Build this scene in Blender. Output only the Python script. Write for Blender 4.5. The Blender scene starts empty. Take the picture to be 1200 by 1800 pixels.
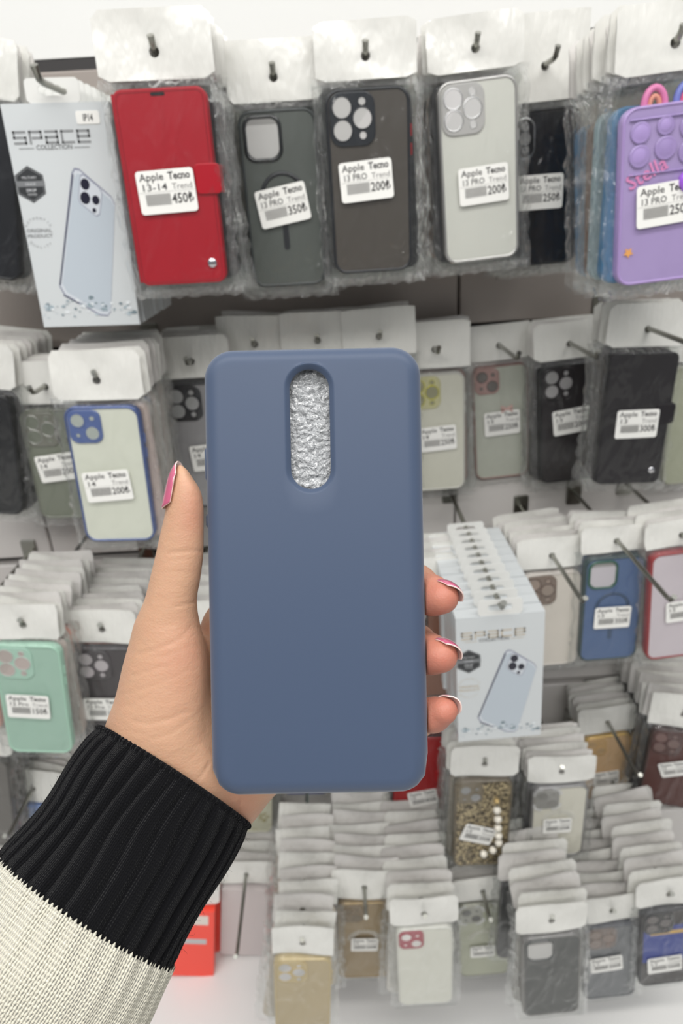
import bpy, bmesh, math, random
import numpy as np
from mathutils import Matrix, Vector

random.seed(7)
C = bpy.context.scene.collection
SC = bpy.context.scene

# ------------------------------------------------------------------ camera, light, exposure
CAMZ = 1.40
PITCH, ROLL = 24.0, -3.3
F = 1200.0
RC = Matrix.Rotation(math.radians(90 - PITCH), 3, 'X') @ Matrix.Rotation(math.radians(ROLL), 3, 'Z')
CAM = Matrix.Translation((0, 0, CAMZ)) @ RC.to_4x4()
cd = bpy.data.cameras.new('camera')
cam = bpy.data.objects.new('camera', cd)
C.objects.link(cam)
cam.matrix_world = CAM
cd.sensor_fit = 'HORIZONTAL'; cd.sensor_width = 36; cd.lens = 36
cd.clip_start = 0.01
cd.dof.use_dof = True; cd.dof.focus_distance = 0.246; cd.dof.aperture_fstop = 23.0
SC.camera = cam

W = bpy.data.worlds.new('world'); SC.world = W; W.use_nodes = True
wt = W.node_tree; wb = wt.nodes['Background']
wc = wt.nodes.new('ShaderNodeTexCoord'); ws = wt.nodes.new('ShaderNodeSeparateXYZ'); wr = wt.nodes.new('ShaderNodeValToRGB'); wm = wt.nodes.new('ShaderNodeMapRange')
wm.inputs['From Min'].default_value = -1; wt.links.new(wc.outputs['Generated'], ws.inputs[0]); wt.links.new(ws.outputs['Z'], wm.inputs['Value'])
wt.links.new(wm.outputs[0], wr.inputs[0]); wt.links.new(wr.outputs[0], wb.inputs[0])
wr.color_ramp.elements[0].position = .0; wr.color_ramp.elements[0].color = (.30, .29, .28, 1)
wr.color_ramp.elements[1].position = 1; wr.color_ramp.elements[1].color = (1.0, 1.03, 1.06, 1)
e_ = wr.color_ramp.elements.new(.52); e_.color = (.24, .25, .26, 1)
e_ = wr.color_ramp.elements.new(.72); e_.color = (.75, .77, .80, 1)
wb.inputs[1].default_value = 0.8

def area(name, loc, rot, sx, sy, power, col=(1, 1, 1)):
    l = bpy.data.lights.new(name, 'AREA'); l.shape = 'RECTANGLE'; l.size = sx; l.size_y = sy
    l.energy = power; l.color = col
    o = bpy.data.objects.new(name, l); C.objects.link(o); o.location = loc
    o.rotation_euler = [math.radians(a) for a in rot]
    return o
area('ceiling_strip_light', (0.1, -0.15, 2.75), (14, 0, 0), 2.6, 0.22, 29, (1.0, .98, .95))
area('ceiling_strip_light', (-0.3, -1.6, 2.75), (38, 0, 0), 2.6, 0.3, 33, (1.0, .98, .95))

SC.view_settings.view_transform = 'Standard'
SC.view_settings.look = 'None'
SC.view_settings.exposure = -0.10
SC.view_settings.gamma = 1
SC.view_settings.use_curve_mapping = False
SC.cycles.transparent_max_bounces = 40
SC.cycles.max_bounces = 8
SC.cycles.use_denoising = True

# ------------------------------------------------------------------ helpers
def s2l(c):
    return tuple(((v / 255) / 12.92 if v / 255 <= .04045 else ((v / 255 + .055) / 1.055) ** 2.4) for v in c[:3]) + (1,)

MATS = {}
def mat(col, rough=.45, metal=0, trans=0, coat=0, alpha=1, bump=0, bscale=200, sss=0, emit=0, key=None, spec=.5, stretch=None, bdist=.001):
    k = (col, rough, metal, trans, coat, alpha, bump, bscale, sss, key, spec, stretch, bdist)
    if k in MATS: return MATS[k]
    m = bpy.data.materials.new(key or 'surface'); m.use_nodes = True
    nt = m.node_tree; b = nt.nodes['Principled BSDF']
    b.inputs['Base Color'].default_value = s2l(col)
    b.inputs['Roughness'].default_value = rough
    b.inputs['Metallic'].default_value = metal
    b.inputs['Transmission Weight'].default_value = trans
    b.inputs['Coat Weight'].default_value = coat
    b.inputs['Alpha'].default_value = alpha
    b.inputs['Specular IOR Level'].default_value = spec
    if bump:
        n = nt.nodes.new('ShaderNodeTexNoise'); n.inputs['Scale'].default_value = bscale
        n.inputs['Detail'].default_value = 3
        tc = nt.nodes.new('ShaderNodeTexCoord'); mp = nt.nodes.new('ShaderNodeMapping')
        if stretch: mp.inputs['Scale'].default_value = stretch
        nt.links.new(tc.outputs['Object'], mp.inputs[0]); nt.links.new(mp.outputs[0], n.inputs['Vector'])
        bp = nt.nodes.new('ShaderNodeBump'); bp.inputs['Strength'].default_value = bump
        bp.inputs['Distance'].default_value = bdist
        nt.links.new(n.outputs['Fac'], bp.inputs['Height']); nt.links.new(bp.outputs[0], b.inputs['Normal'])
    MATS[k] = m
    return m

def film_mat(name, haze, bscale=45, strength=.9, rough=.12, gl=1.0, bd=.004):
    """thin clear plastic film: mostly see-through, crinkled gloss"""
    m = bpy.data.materials.new(name); m.use_nodes = True; nt = m.node_tree; nt.nodes.clear()
    out = nt.nodes.new('ShaderNodeOutputMaterial'); tr = nt.nodes.new('ShaderNodeBsdfTransparent')
    tr.inputs[0].default_value = (.97, .975, .97, 1)
    gl_ = nt.nodes.new('ShaderNodeBsdfGlossy'); gl_.inputs['Roughness'].default_value = rough
    gl_.inputs['Color'].default_value = (gl, gl, gl, 1)
    df = nt.nodes.new('ShaderNodeBsdfDiffuse'); df.inputs[0].default_value = (.85, .85, .84, 1)
    tc = nt.nodes.new('ShaderNodeTexCoord'); mp = nt.nodes.new('ShaderNodeMapping')
    mp.inputs['Scale'].default_value = (1.6, 1, .7)
    nz = nt.nodes.new('ShaderNodeTexNoise'); nz.inputs['Scale'].default_value = bscale
    nz.inputs['Detail'].default_value = 2.5; nz.inputs['Distortion'].default_value = 1.2
    bp = nt.nodes.new('ShaderNodeBump'); bp.inputs['Strength'].default_value = strength; bp.inputs['Distance'].default_value = bd
    fr = nt.nodes.new('ShaderNodeFresnel'); gm = nt.nodes.new('ShaderNodeNewGeometry'); mr = nt.nodes.new('ShaderNodeMapRange')
    mr.inputs['To Min'].default_value = 1.45; mr.inputs['To Max'].default_value = 1 / 1.45      # same gloss from either side of the film
    nt.links.new(gm.outputs['Backfacing'], mr.inputs['Value']); nt.links.new(mr.outputs[0], fr.inputs[0])
    m1 = nt.nodes.new('ShaderNodeMixShader'); m1.inputs[0].default_value = haze
    m2 = nt.nodes.new('ShaderNodeMixShader')
    L = nt.links.new
    L(tc.outputs['Object'], mp.inputs[0]); L(mp.outputs[0], nz.inputs['Vector']); L(nz.outputs['Fac'], bp.inputs['Height'])
    for n in (gl_, df, fr): L(bp.outputs[0], n.inputs['Normal'])
    L(tr.outputs[0], m1.inputs[1]); L(df.outputs[0], m1.inputs[2])
    L(fr.outputs[0], m2.inputs[0]); L(m1.outputs[0], m2.inputs[1]); L(gl_.outputs[0], m2.inputs[2])
    L(m2.outputs[0], out.inputs[0])
    return m

FILM = film_mat('clear_film', .008, bscale=22, strength=.8, rough=.09, gl=.8, bd=.009)
FILMEDGE = film_mat('cloudy_film', .05, bscale=80, strength=1.0, rough=.08, gl=1.0, bd=.008)
HEADER = mat((226, 225, 219), .25, coat=.6, bump=.6, bscale=34, key='white_card', bdist=.006, stretch=(1.6, 1, .6))
HEADER2 = mat((216, 213, 209), .25, coat=.6, bump=.6, bscale=26, key='white_card_film', bdist=.008, stretch=(1.4, 1, .6))
STEEL = mat((150, 150, 143), .28, metal=1, key='hook_steel')
CHROME = mat((215, 215, 218), .12, metal=1, key='chrome')
INK = mat((70, 68, 68), .6, key='print_ink')
INKL = mat((120, 118, 116), .6, key='light_print_ink')
STICK = mat((240, 239, 234), .5, key='sticker_paper')

def props(o, label=None, cat=None, group=None, kind=None):
    if label: o['label'] = label
    if cat: o['category'] = cat
    if group: o['group'] = group
    if kind: o['kind'] = kind
    return o

def empty(name, label, cat, group=None):
    o = bpy.data.objects.new(name, None); C.objects.link(o); o.empty_display_size = .02
    return props(o, label, cat, group)

def link(name, me, parent=None, loc=None, label=None):
    o = bpy.data.objects.new(name, me); C.objects.link(o)
    if parent: o.parent = parent
    if loc is not None: o.location = loc
    if label: o['label'] = label
    return o

class MB:
    """collects geometry with several materials into one mesh"""
    def __init__(s): s.v = []; s.f = []; s.m = []; s.mats = []; s.sm = []
    def mi(s, m):
        if m not in s.mats: s.mats.append(m)
        return s.mats.index(m)
    def add(s, vs, fs, m, smooth=False):
        o = len(s.v); k = s.mi(m)
        s.v += [tuple(p) for p in vs]
        for f in fs: s.f.append([i + o for i in f]); s.m.append(k); s.sm.append(smooth)
    def mesh(s, name='mesh'):
        me = bpy.data.meshes.new(name); me.from_pydata(s.v, [], s.f)
        for m in s.mats: me.materials.append(m)
        me.polygons.foreach_set('material_index', s.m); me.polygons.foreach_set('use_smooth', s.sm)
        me.update(); return me
    def box(s, x0, x1, y0, y1, z0, z1, m):
        s.add([(x, y, z) for x in (x0, x1) for y in (y0, y1) for z in (z0, z1)],
              [(0, 1, 3, 2), (4, 6, 7, 5), (0, 4, 5, 1), (2, 3, 7, 6), (0, 2, 6, 4), (1, 5, 7, 3)], m)
    def rings(s, rings, m, cap0=True, cap1=True, smooth=True, closed=True):
        n = len(rings[0]); vs = [p for r in rings for p in r]; fs = []
        for a in range(len(rings) - 1):
            for i in range(n if closed else n - 1):
                j = (i + 1) % n
                fs.append((a * n + i, a * n + j, (a + 1) * n + j, (a + 1) * n + i))
        s.add(vs, fs, m, smooth)
        if cap0: s.add(rings[0], [list(range(n))[::-1]], m, False)
        if cap1: s.add(rings[-1], [list(range(n))], m, False)
    def poly(s, pts, y, m):        # flat print: (x,z) polygon at depth y facing -y
        s.add([(x, y, z) for x, z in pts], [list(range(len(pts)))], m)
    def stroke(s, pts, w, y, m):   # flat thick line through (x,z) points
        for (x0, z0), (x1, z1) in zip(pts, pts[1:]):
            dx, dz = x1 - x0, z1 - z0; L = math.hypot(dx, dz) or 1; ux, uz = dx / L * w / 2, dz / L * w / 2
            s.poly([(x0 - ux - uz, z0 - uz + ux), (x0 - ux + uz, z0 - uz - ux), (x1 + ux + uz, z1 + uz - ux), (x1 + ux - uz, z1 + uz + ux)], y, m)
    def tube(s, pts, r, m, n=8, caps=True):
        rs = []
        for i, p in enumerate(pts):
            p = Vector(p); a = Vector(pts[max(0, i - 1)]); b = Vector(pts[min(len(pts) - 1, i + 1)])
            d = (b - a).normalized(); u = d.orthogonal().normalized() if i == 0 else (u - d * u.dot(d)).normalized()
            v = d.cross(u); rr = r[i] if isinstance(r, (list, tuple)) else r
            rs.append([tuple(p + u * math.cos(t) * rr + v * math.sin(t) * rr) for t in [2 * math.pi * k / n for k in range(n)]])
        s.rings(rs, m, caps, caps)
    def lathe_y(s, cx, cz, prof, m, n=24, cap=True):   # prof: (radius, y) around y axis
        s.rings([[(cx + r * math.cos(2 * math.pi * k / n), y, cz + r * math.sin(2 * math.pi * k / n)) for k in range(n)] for r, y in prof], m, False, cap)

def rr(w, h, r, k=6):
    """rounded rectangle outline centred on 0, list of (x,z)"""
    r = min(r, w / 2 - 1e-5, h / 2 - 1e-5); o = []
    for cx, cz, a0 in ((w / 2 - r, h / 2 - r, 0), (-w / 2 + r, h / 2 - r, 90), (-w / 2 + r, -h / 2 + r, 180), (w / 2 - r, -h / 2 + r, 270)):
        for i in range(k + 1):
            a = math.radians(a0 + 90 * i / k); o.append((cx + r * math.cos(a), cz + r * math.sin(a)))
    return o

def off(pts, cx, cz, y): return [(x + cx, y, z + cz) for x, z in pts]

def plate(mb, w, h, r, cx, cz, y0, y1, m, er=.0008, k=6):
    """rounded slab, front at y0 (towards -y) with softened edge, back at y1"""
    rs = []
    for t in (0, .5, 1):
        a = t * math.pi / 2
        rs.append(off(rr(w - 2 * er * (1 - math.sin(a)), h - 2 * er * (1 - math.sin(a)), max(r - er * (1 - math.sin(a)), .0003), k), cx, cz, y0 + er * (1 - math.cos(a))))
    rs.append(off(rr(w, h, r, k), cx, cz, y1))
    mb.rings(rs, m, True, True)

def frame(mb, w, h, r, wid, cx, cz, y0, y1, m, k=6):
    """rounded-rectangle rim"""
    R = lambda d, y: off(rr(w - 2 * d, h - 2 * d, max(r - d, .0004), k), cx, cz, y)
    mb.rings([R(0, y1), R(0, y0 + wid * .4), R(wid * .3, y0), R(wid * .7, y0), R(wid, y0 + wid * .4), R(wid, y1)], m, False, False)

TEXTC = {}
def text_polys(txt, size, bold=0, font=None):
    k = (txt, size, bold)
    if k not in TEXTC:
        cu = bpy.data.curves.new('t', 'FONT'); cu.body = txt; cu.size = size; cu.resolution_u = 2; cu.offset = bold * size
        cu.fill_mode = 'FRONT'
        o = bpy.data.objects.new('t', cu); C.objects.link(o)
        dg = bpy.context.evaluated_depsgraph_get()
        me = bpy.data.meshes.new_from_object(o.evaluated_get(dg))
        vs = [(v.co.x, v.co.y) for v in me.vertices]; fs = [list(p.vertices) for p in me.polygons]
        w = max([v[0] for v in vs], default=0)
        bpy.data.objects.remove(o); bpy.data.curves.remove(cu); bpy.data.meshes.remove(me)
        TEXTC[k] = (vs, fs, w)
    return TEXTC[k]
def put_text(mb, txt, x, z, size, y, m, bold=0, rot=0, width=None, align='L', sx=1):
    vs, fs, w = text_polys(txt, size, bold)
    s = (width / w) if width and w else sx
    ww = w * s; x0 = {'L': 0, 'C': -ww / 2, 'R': -ww}[align]
    c, sn = math.cos(rot), math.sin(rot)
    mb.add([(x + (vx * s + x0) * c - vz * sn, y, z + (vx * s + x0) * sn + vz * c) for vx, vz in vs], fs, m)

# ------------------------------------------------------------------ pixel -> world (measuring aid)
def ray(px, py): return RC @ Vector((px - 600, -(py - 900), -F))
def at(px, py, Y):
    d = ray(px, py); return Vector((0, 0, CAMZ)) + d * (Y / d.y)
def cs(px, py, d): return Vector(((px - 600) / F * d, -(py - 900) / F * d, -d))   # near the lens, in metres from it

# ------------------------------------------------------------------ setting
PZ = .93
def struct(name, mb, label):
    o = link(name, mb.mesh(name)); props(o, label, 'wall', None, 'structure'); return o
XL, XR = -1.25, 1.25
stripz = [CAMZ - PZ * t for t in (-.185, .162, .494, .801, 1.134)] + [CAMZ - 1.2]
b = MB(); b.box(XL, XR, PZ + .02, PZ + .06, 0, CAMZ + .175, mat((52, 50, 50), .6, key='dark_backing')); struct('wall_back', b, 'dark backing of the shop rack behind the grey panels')
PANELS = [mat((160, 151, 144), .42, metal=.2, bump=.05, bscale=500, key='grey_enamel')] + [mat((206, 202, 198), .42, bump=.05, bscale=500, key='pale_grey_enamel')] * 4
seams = [XL, -.44, .17, .78, XR]
n = 0
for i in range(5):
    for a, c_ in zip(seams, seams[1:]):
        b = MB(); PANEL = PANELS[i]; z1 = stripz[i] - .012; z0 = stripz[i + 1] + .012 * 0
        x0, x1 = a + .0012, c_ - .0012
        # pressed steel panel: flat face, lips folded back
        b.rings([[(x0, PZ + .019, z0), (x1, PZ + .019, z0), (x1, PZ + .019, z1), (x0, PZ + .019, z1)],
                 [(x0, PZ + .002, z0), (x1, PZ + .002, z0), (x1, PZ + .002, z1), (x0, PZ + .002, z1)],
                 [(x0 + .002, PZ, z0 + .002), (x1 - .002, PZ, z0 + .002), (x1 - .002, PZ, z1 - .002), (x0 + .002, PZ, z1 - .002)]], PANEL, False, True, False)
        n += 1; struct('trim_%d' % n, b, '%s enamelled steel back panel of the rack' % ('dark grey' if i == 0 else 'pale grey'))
b = MB(); b.box(XL, XR, PZ + .02, PZ + .08, CAMZ + .176, 2.8, mat((236, 236, 233), .6, key='white_wall')); struct('wall_upper', b, 'plain white wall above the rack')
b = MB(); b.box(-3, 3, -3, PZ + .1, -.05, 0, mat((205, 203, 198), .3, key='floor_tile')); struct('floor', b, 'pale shop floor').__setitem__('category', 'floor')
deck = empty('base_deck', 'white steel base deck at the foot of the rack', 'shelf')
deck.location = (0, PZ, 0)
WD = mat((232, 231, 228), .4, key='white_enamel')
b = MB(); b.box(XL, XR, -.42, -.002, .185, .2, WD); link('deck_plate', b.mesh(), deck)
b = MB(); b.box(XL, XR, -.40, -.385, .001, .185, WD); link('kick_plate', b.mesh(), deck)

# ------------------------------------------------------------------ peg hooks
def peg_hook(x, z, ytip, label, r=.0027, tip=.012, group='steel peg hooks of the rack'):
    o = empty('peg_hook', label, 'hook', group); o.location = (x, PZ, z)
    L = ytip - PZ
    b = MB(); pts = [(0, -.001, 0)] + [(0, L * t, 0) for t in (.25, .5, .75)] + [(0, L + .008, 0), (0, L + .003, .0015), (0, L - .001, tip * .5), (0, L - .003, tip * .75)]
    pts[4] = (0, L + .012, -.0)
    b.tube(pts, [r] * 7 + [r * 1.15], STEEL, 10)
    link('prong', b.mesh(), o)
    b = MB(); plate(b, .022, .04, .003, 0, 0, -.003, -.0002, STEEL)
    link('back_plate', b.mesh(), o)
    return o

# ------------------------------------------------------------------ bagged cases
def header_mesh(w, h, z0, m, bend=0.0, seed=0):
    """folded card over the bag mouth with a round punch hole at the origin; spans z0..z0+h"""
    rnd = random.Random(seed); b = MB()
    N = 40; hole = [(.0042 * math.cos(2 * math.pi * i / N), .0042 * math.sin(2 * math.pi * i / N)) for i in range(N)]
    def rect(i):
        a = 2 * math.pi * i / N; c, s = math.cos(a), math.sin(a)
        t = min((w / 2) / abs(c) if abs(c) > 1e-6 else 9, ((z0 + h) if s > 0 else -z0) / abs(s) if abs(s) > 1e-6 else 9)
        return (c * t, s * t)
    for sgn in (-1, 1):
        rs = []
        for t in (0, .25, .5, .75, 1):
            ring = []
            for i in range(N):
                hx, hz = hole[i]; rx, rz = rect(i); x = hx + (rx - hx) * t; z = hz + (rz - hz) * t
                y = sgn * (.0006 + .0016 * max(0, min(1, (z0 + h - z) / h))) + bend * math.sin(x / w * 3.1 + seed) * .003 + .0012 * math.sin(z / h * 5 + seed * 2 + x * 60) * t
                ring.append((x, y, z))
            rs.append(ring)
        b.rings(rs, m, False, False)
    return b.mesh('header_card')

def bag_mesh(w, ztop, zbot, t, m, me_, seed=0):
    """pillow of film round the case; welded crinkled margin"""
    rnd = random.Random(seed); b = MB(); nx, nz = 14, 22
    ph = [rnd.uniform(0, 6.28) for _ in range(6)]
    for sgn in (-1, 1):
        vs = []
        for j in range(nz + 1):
            for i in range(nx + 1):
                u, v = i / nx, j / nz
                e = min(u, 1 - u) * w; ev = min(v, 1 - v) * (ztop - zbot)
                p = min(1, e / .006) * min(1, ev / .008)
                ed = 1 - min(1, e / .012)
                x = -w / 2 + u * w + ed * .0018 * math.sin(v * 40 + ph[0] + 2 * math.sin(v * 17))
                y = sgn * (t / 2 + .0012) * p + sgn * p * .0006 * math.sin(u * 9 + v * 14 + ph[1]) + .0022 * ed * math.sin(v * 31 + ph[2])
                z = ztop + (zbot - ztop) * v + (.0016 * math.sin(u * 37 + ph[3]) if v > .98 else 0)
                vs.append((x, y, z))
        fs = []; 
        for j in range(nz):
            for i in range(nx):
                a = j * (nx + 1) + i
                fs.append((a, a + 1, a + nx + 2, a + nx + 1))
        edge = [f for k, f in enumerate(fs) if k % nx in (0, nx - 1) or k // nx in (0, nz - 1)]
        core = [f for k, f in enumerate(fs) if not (k % nx in (0, nx - 1) or k // nx in (0, nz - 1))]
        b.add(vs, core, m, True)
        b.add(vs, edge, me_, True)
    return b.mesh('film_bag')

BARS = [random.Random(3).choice((.0003, .0005, .0009)) for _ in range(60)]
def sticker(parent, x, z, y, rot, model, price, w=.050, h=.0345, small=False, look=None):
    o = link('price_sticker', None, parent); 
    C.objects.unlink(o); bpy.data.objects.remove(o)
    b = MB(); plate(b, w, h, .003, 0, 0, -.0002, .0001, STICK, er=.0001)
    o = link('price_sticker', b.mesh('price_sticker'), parent, (x, y, z)); o.rotation_euler = (0, rot, 0)
    b = MB(); Y = -.00035
    put_text(b, 'Apple', -w * .44, h * .27, h * .24, Y, INK, bold=.012, width=w * .42)
    put_text(b, 'Tecno', w * .06, h * .27, h * .24, Y, INK, bold=.03, width=w * .38)
    put_text(b, model, -w * .44, h * .04, h * .22, Y, INK, bold=.01, width=w * (.46 if len(model) > 3 else .2))
    put_text(b, 'Trend', w * .1, h * .04, h * .2, Y, INKL, width=w * .35)
    b.stroke([(-w * .48, -h * .0), (w * .48, h * .0)], .0002, Y, INKL)
    x_ = -w * .38; k = 0
    while x_ < w * .05:
        bw = BARS[k % 60]; b.box(x_, x_ + bw, Y, Y + .0001, -h * .3, -h * .04, INK); x_ += bw + BARS[(k * 7 + 3) % 60] * .8 + .0001; k += 1
    put_text(b, price, w * .07, -h * .28, h * .32, Y, INK, bold=.02, width=w * .38)
    link('printed_text', b.mesh('printed_text'), o)
    return o

def camera_cluster(mb, kind, cx, cz, s, y, m, ml, mr):
    """lens openings: kind pro / dual / triple in square of side s centred cx,cz"""
    sp = {'pro': [(-.22, .23, .2), (-.22, -.21, .2), (.22, .01, .2), (.22, .33, .075), (.22, -.32, .075)],
          'dual': [(-.2, .2, .2), (.2, -.2, .2), (.24, .26, .07), (-.24, -.26, .06)],
          'pill': [(0, .3, .11), (0, 0, .17), (0, -.3, .1)]}[kind]
    for x, z, r in sp:
        mb.lathe_y(cx + x * s, cz + z * s, [(r * s * 1.12, y), (r * s * 1.12, y - .0006), (r * s, y - .0006), (r * s, y - .0002)], mr, 20, False)
        mb.add([(cx + x * s + r * s * math.cos(a), y - .0003, cz + z * s + r * s * math.sin(a)) for a in [2 * math.pi * q / 20 for q in range(20)]], [list(range(20))[::-1]], ml)

LENSHOLE = mat((188, 186, 184), .35, key='insert_card')

def speckle(name, c1, c2, scale, thr=.5, metal=0, rough=.35):
    m = mat(c1, rough, metal=metal, key=name); nt = m.node_tree; b = nt.nodes['Principled BSDF']
    v = nt.nodes.new('ShaderNodeTexVoronoi'); v.inputs['Scale'].default_value = scale; r = nt.nodes.new('ShaderNodeValToRGB'); tc = nt.nodes.new('ShaderNodeTexCoord')
    sp = nt.nodes.new('ShaderNodeSeparateColor')
    nt.links.new(tc.outputs['Object'], v.inputs['Vector']); nt.links.new(v.outputs['Color'], sp.inputs[0]); nt.links.new(sp.outputs[0], r.inputs[0]); nt.links.new(r.outputs[0], b.inputs['Base Color'])
    r.color_ramp.elements[0].position = thr - .15; r.color_ramp.elements[0].color = s2l(c1); r.color_ramp.elements[1].position = thr + .15; r.color_ramp.elements[1].color = s2l(c2)
    return m
def build_case(parent, st, w, h, zt, t=.011):
    """one phone case; zt = z of its top edge; front faces -y"""
    kind = st.get('kind', 'plain'); col = st['col']; fc = st.get('fcol', col)
    rough = st.get('rough', .3); cz = zt - h / 2; y0 = -t / 2; r = .012
    coat = st.get('coat', .25 if sum(col) > 250 else .06)
    back = mat(col, rough, coat=coat, key='case_back', bump=st.get('bump', 0), bscale=st.get('bs', 200), bdist=st.get('bdist', .001), stretch=st.get('stretch'), metal=st.get('metal', 0))
    if st.get('special'): back = st['special']
    fr = mat(fc, st.get('frough', .28), metal=st.get('fmetal', 0), coat=.4 if sum(fc) > 250 else .1, key='case_frame')
    if kind == 'wallet':
        b = MB()
        plate(b, w, h, .008, 0, cz, y0, y0 + .0025, back, er=.001); plate(b, w, h, .008, 0, cz, t / 2 - .0025, t / 2, back, er=.0005)
        plate(b, w - .004, h - .006, .008, .001, cz, y0 + .0025, t / 2 - .0025, mat((30, 25, 26), .6, key='wallet_inner'))
        b.rings([[(-w / 2 - .0005, y0 + .001, z) for z in (0,)] * 1] if 0 else [off(rr(.004, h - .006, .001), -w / 2 + .001, cz, y0 + .0012), off(rr(.004, h - .006, .001), -w / 2 + .001, cz, t / 2 - .0012)], back, True, True)
        body = link('cover', b.mesh('cover'), parent)
        # stitching groove
        b = MB(); frame(b, w - .005, h - .005, .006, .0006, 0, cz, y0 - .00025, y0 + .001, mat(tuple(int(c * .8) for c in col), .5, key='stitch'))
        link('stitching', b.mesh(), body)
        b = MB(); plate(b, .022, .024, .004, w / 2 - .006, cz + .008, y0 - .0016, y0 - .0002, back, er=.0006)
        b.rings([[(w / 2 + .0045, y0 - .0014, cz + .008 + s) for s in (-.011, .011)] + [(w / 2 + .0045, y0, cz + .008 + s) for s in (.011, -.011)],
                 [(w / 2 + .0055, t / 2, cz + .008 + s) for s in (-.011, .011)] + [(w / 2 + .0035, t / 2, cz + .008 + s) for s in (.011, -.011)]], back, True, True, False)
        link('closing_strap', b.mesh(), parent)
        b = MB(); b.lathe_y(w / 2 - .011, zt - h + .017, [(.0042, y0), (.0042, y0 - .001), (.0030, y0 - .0017), (.001, y0 - .002)], CHROME, 16)
        link('snap_button', b.mesh(), parent, label='round silver snap button')
        b = MB(); plate(b, .012, .0025, .0012, -.001, zt - .0045, y0 - .0003, y0 + .0005, mat((25, 15, 18), .6, key='speaker_slot'), er=.0001)
        link('speaker_slot', b.mesh(), body)
        return
    if kind == 'box':
        b = MB(); b.box(-w / 2, w / 2, y0, t / 2, zt - h, zt, back); link('carton', b.mesh('carton'), parent); return
    b = MB(); fw = st.get('fw', .0035)
    plate(b, w - .002, h - .002, r, 0, cz, y0 + .0008, t / 2, back, er=.0012)
    body = link('back_panel', b.mesh('back_panel'), parent)
    b = MB(); frame(b, w, h, r + .001, fw, 0, cz, y0, t / 2, fr, 8)
    frame_o = link('bumper_frame', b.mesh('bumper_frame'), parent)
    if st.get('lite'): return
    bc = mat(st.get('bcol', fc), .3, key='side_button'); b = MB()
    for zz in (.036, .052): b.tube([(w / 2 + .0004, 0, zt - zz + .005), (w / 2 + .0004, 0, zt - zz - .005)], .0016, bc)
    link('side_buttons', b.mesh(), frame_o, label='red side buttons' if st.get('bcol') else None)
    ck = st.get('cam', 'pro'); cc = mat(st.get('ccol', fc), .25, coat=.5, metal=st.get('cmetal', 0), key='camera_surround')
    hole = mat(st.get('hcol', (190, 188, 186)), .35, coat=.4, key='lens_opening')
    cxm = st.get('cx', None)
    if ck in ('pro', 'dual'):
        s = w * (.54 if ck == 'pro' else .44); cx = -w / 2 + s / 2 + .0035; czc = zt - s / 2 - .004
        b = MB(); plate(b, s, s * 1.05, s * .26, cx, czc, y0 - .0006, y0 + .002, cc, er=.0008)
        if st.get('stones'):
            SM = mat((232, 232, 232), .08, metal=.4, key='rhinestones')
            P = rr(s * 1.02, s * 1.07, s * .28, 5)
            for (x, z) in P + rr(s * 1.14, s * 1.18, s * .32, 5):
                b.lathe_y(cx + x, czc + z, [(.0011, y0 - .0005), (.0008, y0 - .0014)], SM, 6)
        co = link('camera_surround', b.mesh(), parent)
        b = MB(); camera_cluster(b, ck, cx, czc, s, y0 - .0006, cc, hole, mat(st.get('rcol', st.get('ccol', fc)), .2, metal=st.get('rmetal', 0), key='lens_ring'))
        link('lens_openings', b.mesh(), co)
    elif ck == 'pill':
        b = MB(); plate(b, .022, .04, .011, -w / 2 + .018, zt - .027, y0 - .0008, y0 + .002, CHROME, er=.0006)
        plate(b, .019, .037, .0095, -w / 2 + .018, zt - .027, y0 - .0011, y0 + .002, cc, er=.0004)
        co = link('camera_surround', b.mesh(), parent)
        b = MB(); camera_cluster(b, 'pill', -w / 2 + .018, zt - .027, .036, y0 - .0011, cc, hole, cc); link('lens_openings', b.mesh(), co)
    elif ck == 'open':
        s = w * .5; cx = -w / 2 + s / 2 + .004; czc = zt - s * .54 - .004
        b = MB(); frame(b, s, s * 1.08, s * .3, .004, cx, czc, y0 - .0008, y0 + .002, cc, 8)
        co = link('camera_surround', b.mesh(), parent)
        b = MB(); plate(b, s - .007, s * 1.08 - .007, s * .25, cx, czc, y0 + .0004, y0 + .001, hole, er=.0001)
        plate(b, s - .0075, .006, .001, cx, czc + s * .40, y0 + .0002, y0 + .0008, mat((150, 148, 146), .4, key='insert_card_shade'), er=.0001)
        link('camera_opening', b.mesh(), co)
    if st.get('ring'):
        rc = mat(st['ring'], .35, key='magnet_ring'); zc = zt - h * .47; R = w * .295; b = MB()
        b.rings([[(q * math.cos(a), y, zc + q * math.sin(a)) for a in [2 * math.pi * i / 40 for i in range(40)]] for q, y in ((R, y0 + .001), (R, y0 + .0002), (R * .83, y0 + .0002), (R * .83, y0 + .001))], rc, False, False)
        plate(b, .0058, .025, .0028, 0, zc - R - .0145, y0 + .0002, y0 + .001, rc, er=.0002)
        link('magnet_ring', b.mesh(), parent)
    if st.get('dots'):      # arched emblem of dots over a printed band
        dm = mat((222, 220, 214), .3, metal=.3, key='dotted_emblem'); b = MB(); zc = zt - h * .46
        for q in (.30, .26, .22):
            for k in range(15):
                a = math.pi * (k + .5) / 15
                b.lathe_y(w * q * math.cos(a), zc + w * q * .8 * math.sin(a), [(.0011, y0 + .0004), (.0008, y0 - .0003)], dm, 6)
        link('dotted_emblem', b.mesh(), parent)

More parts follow.
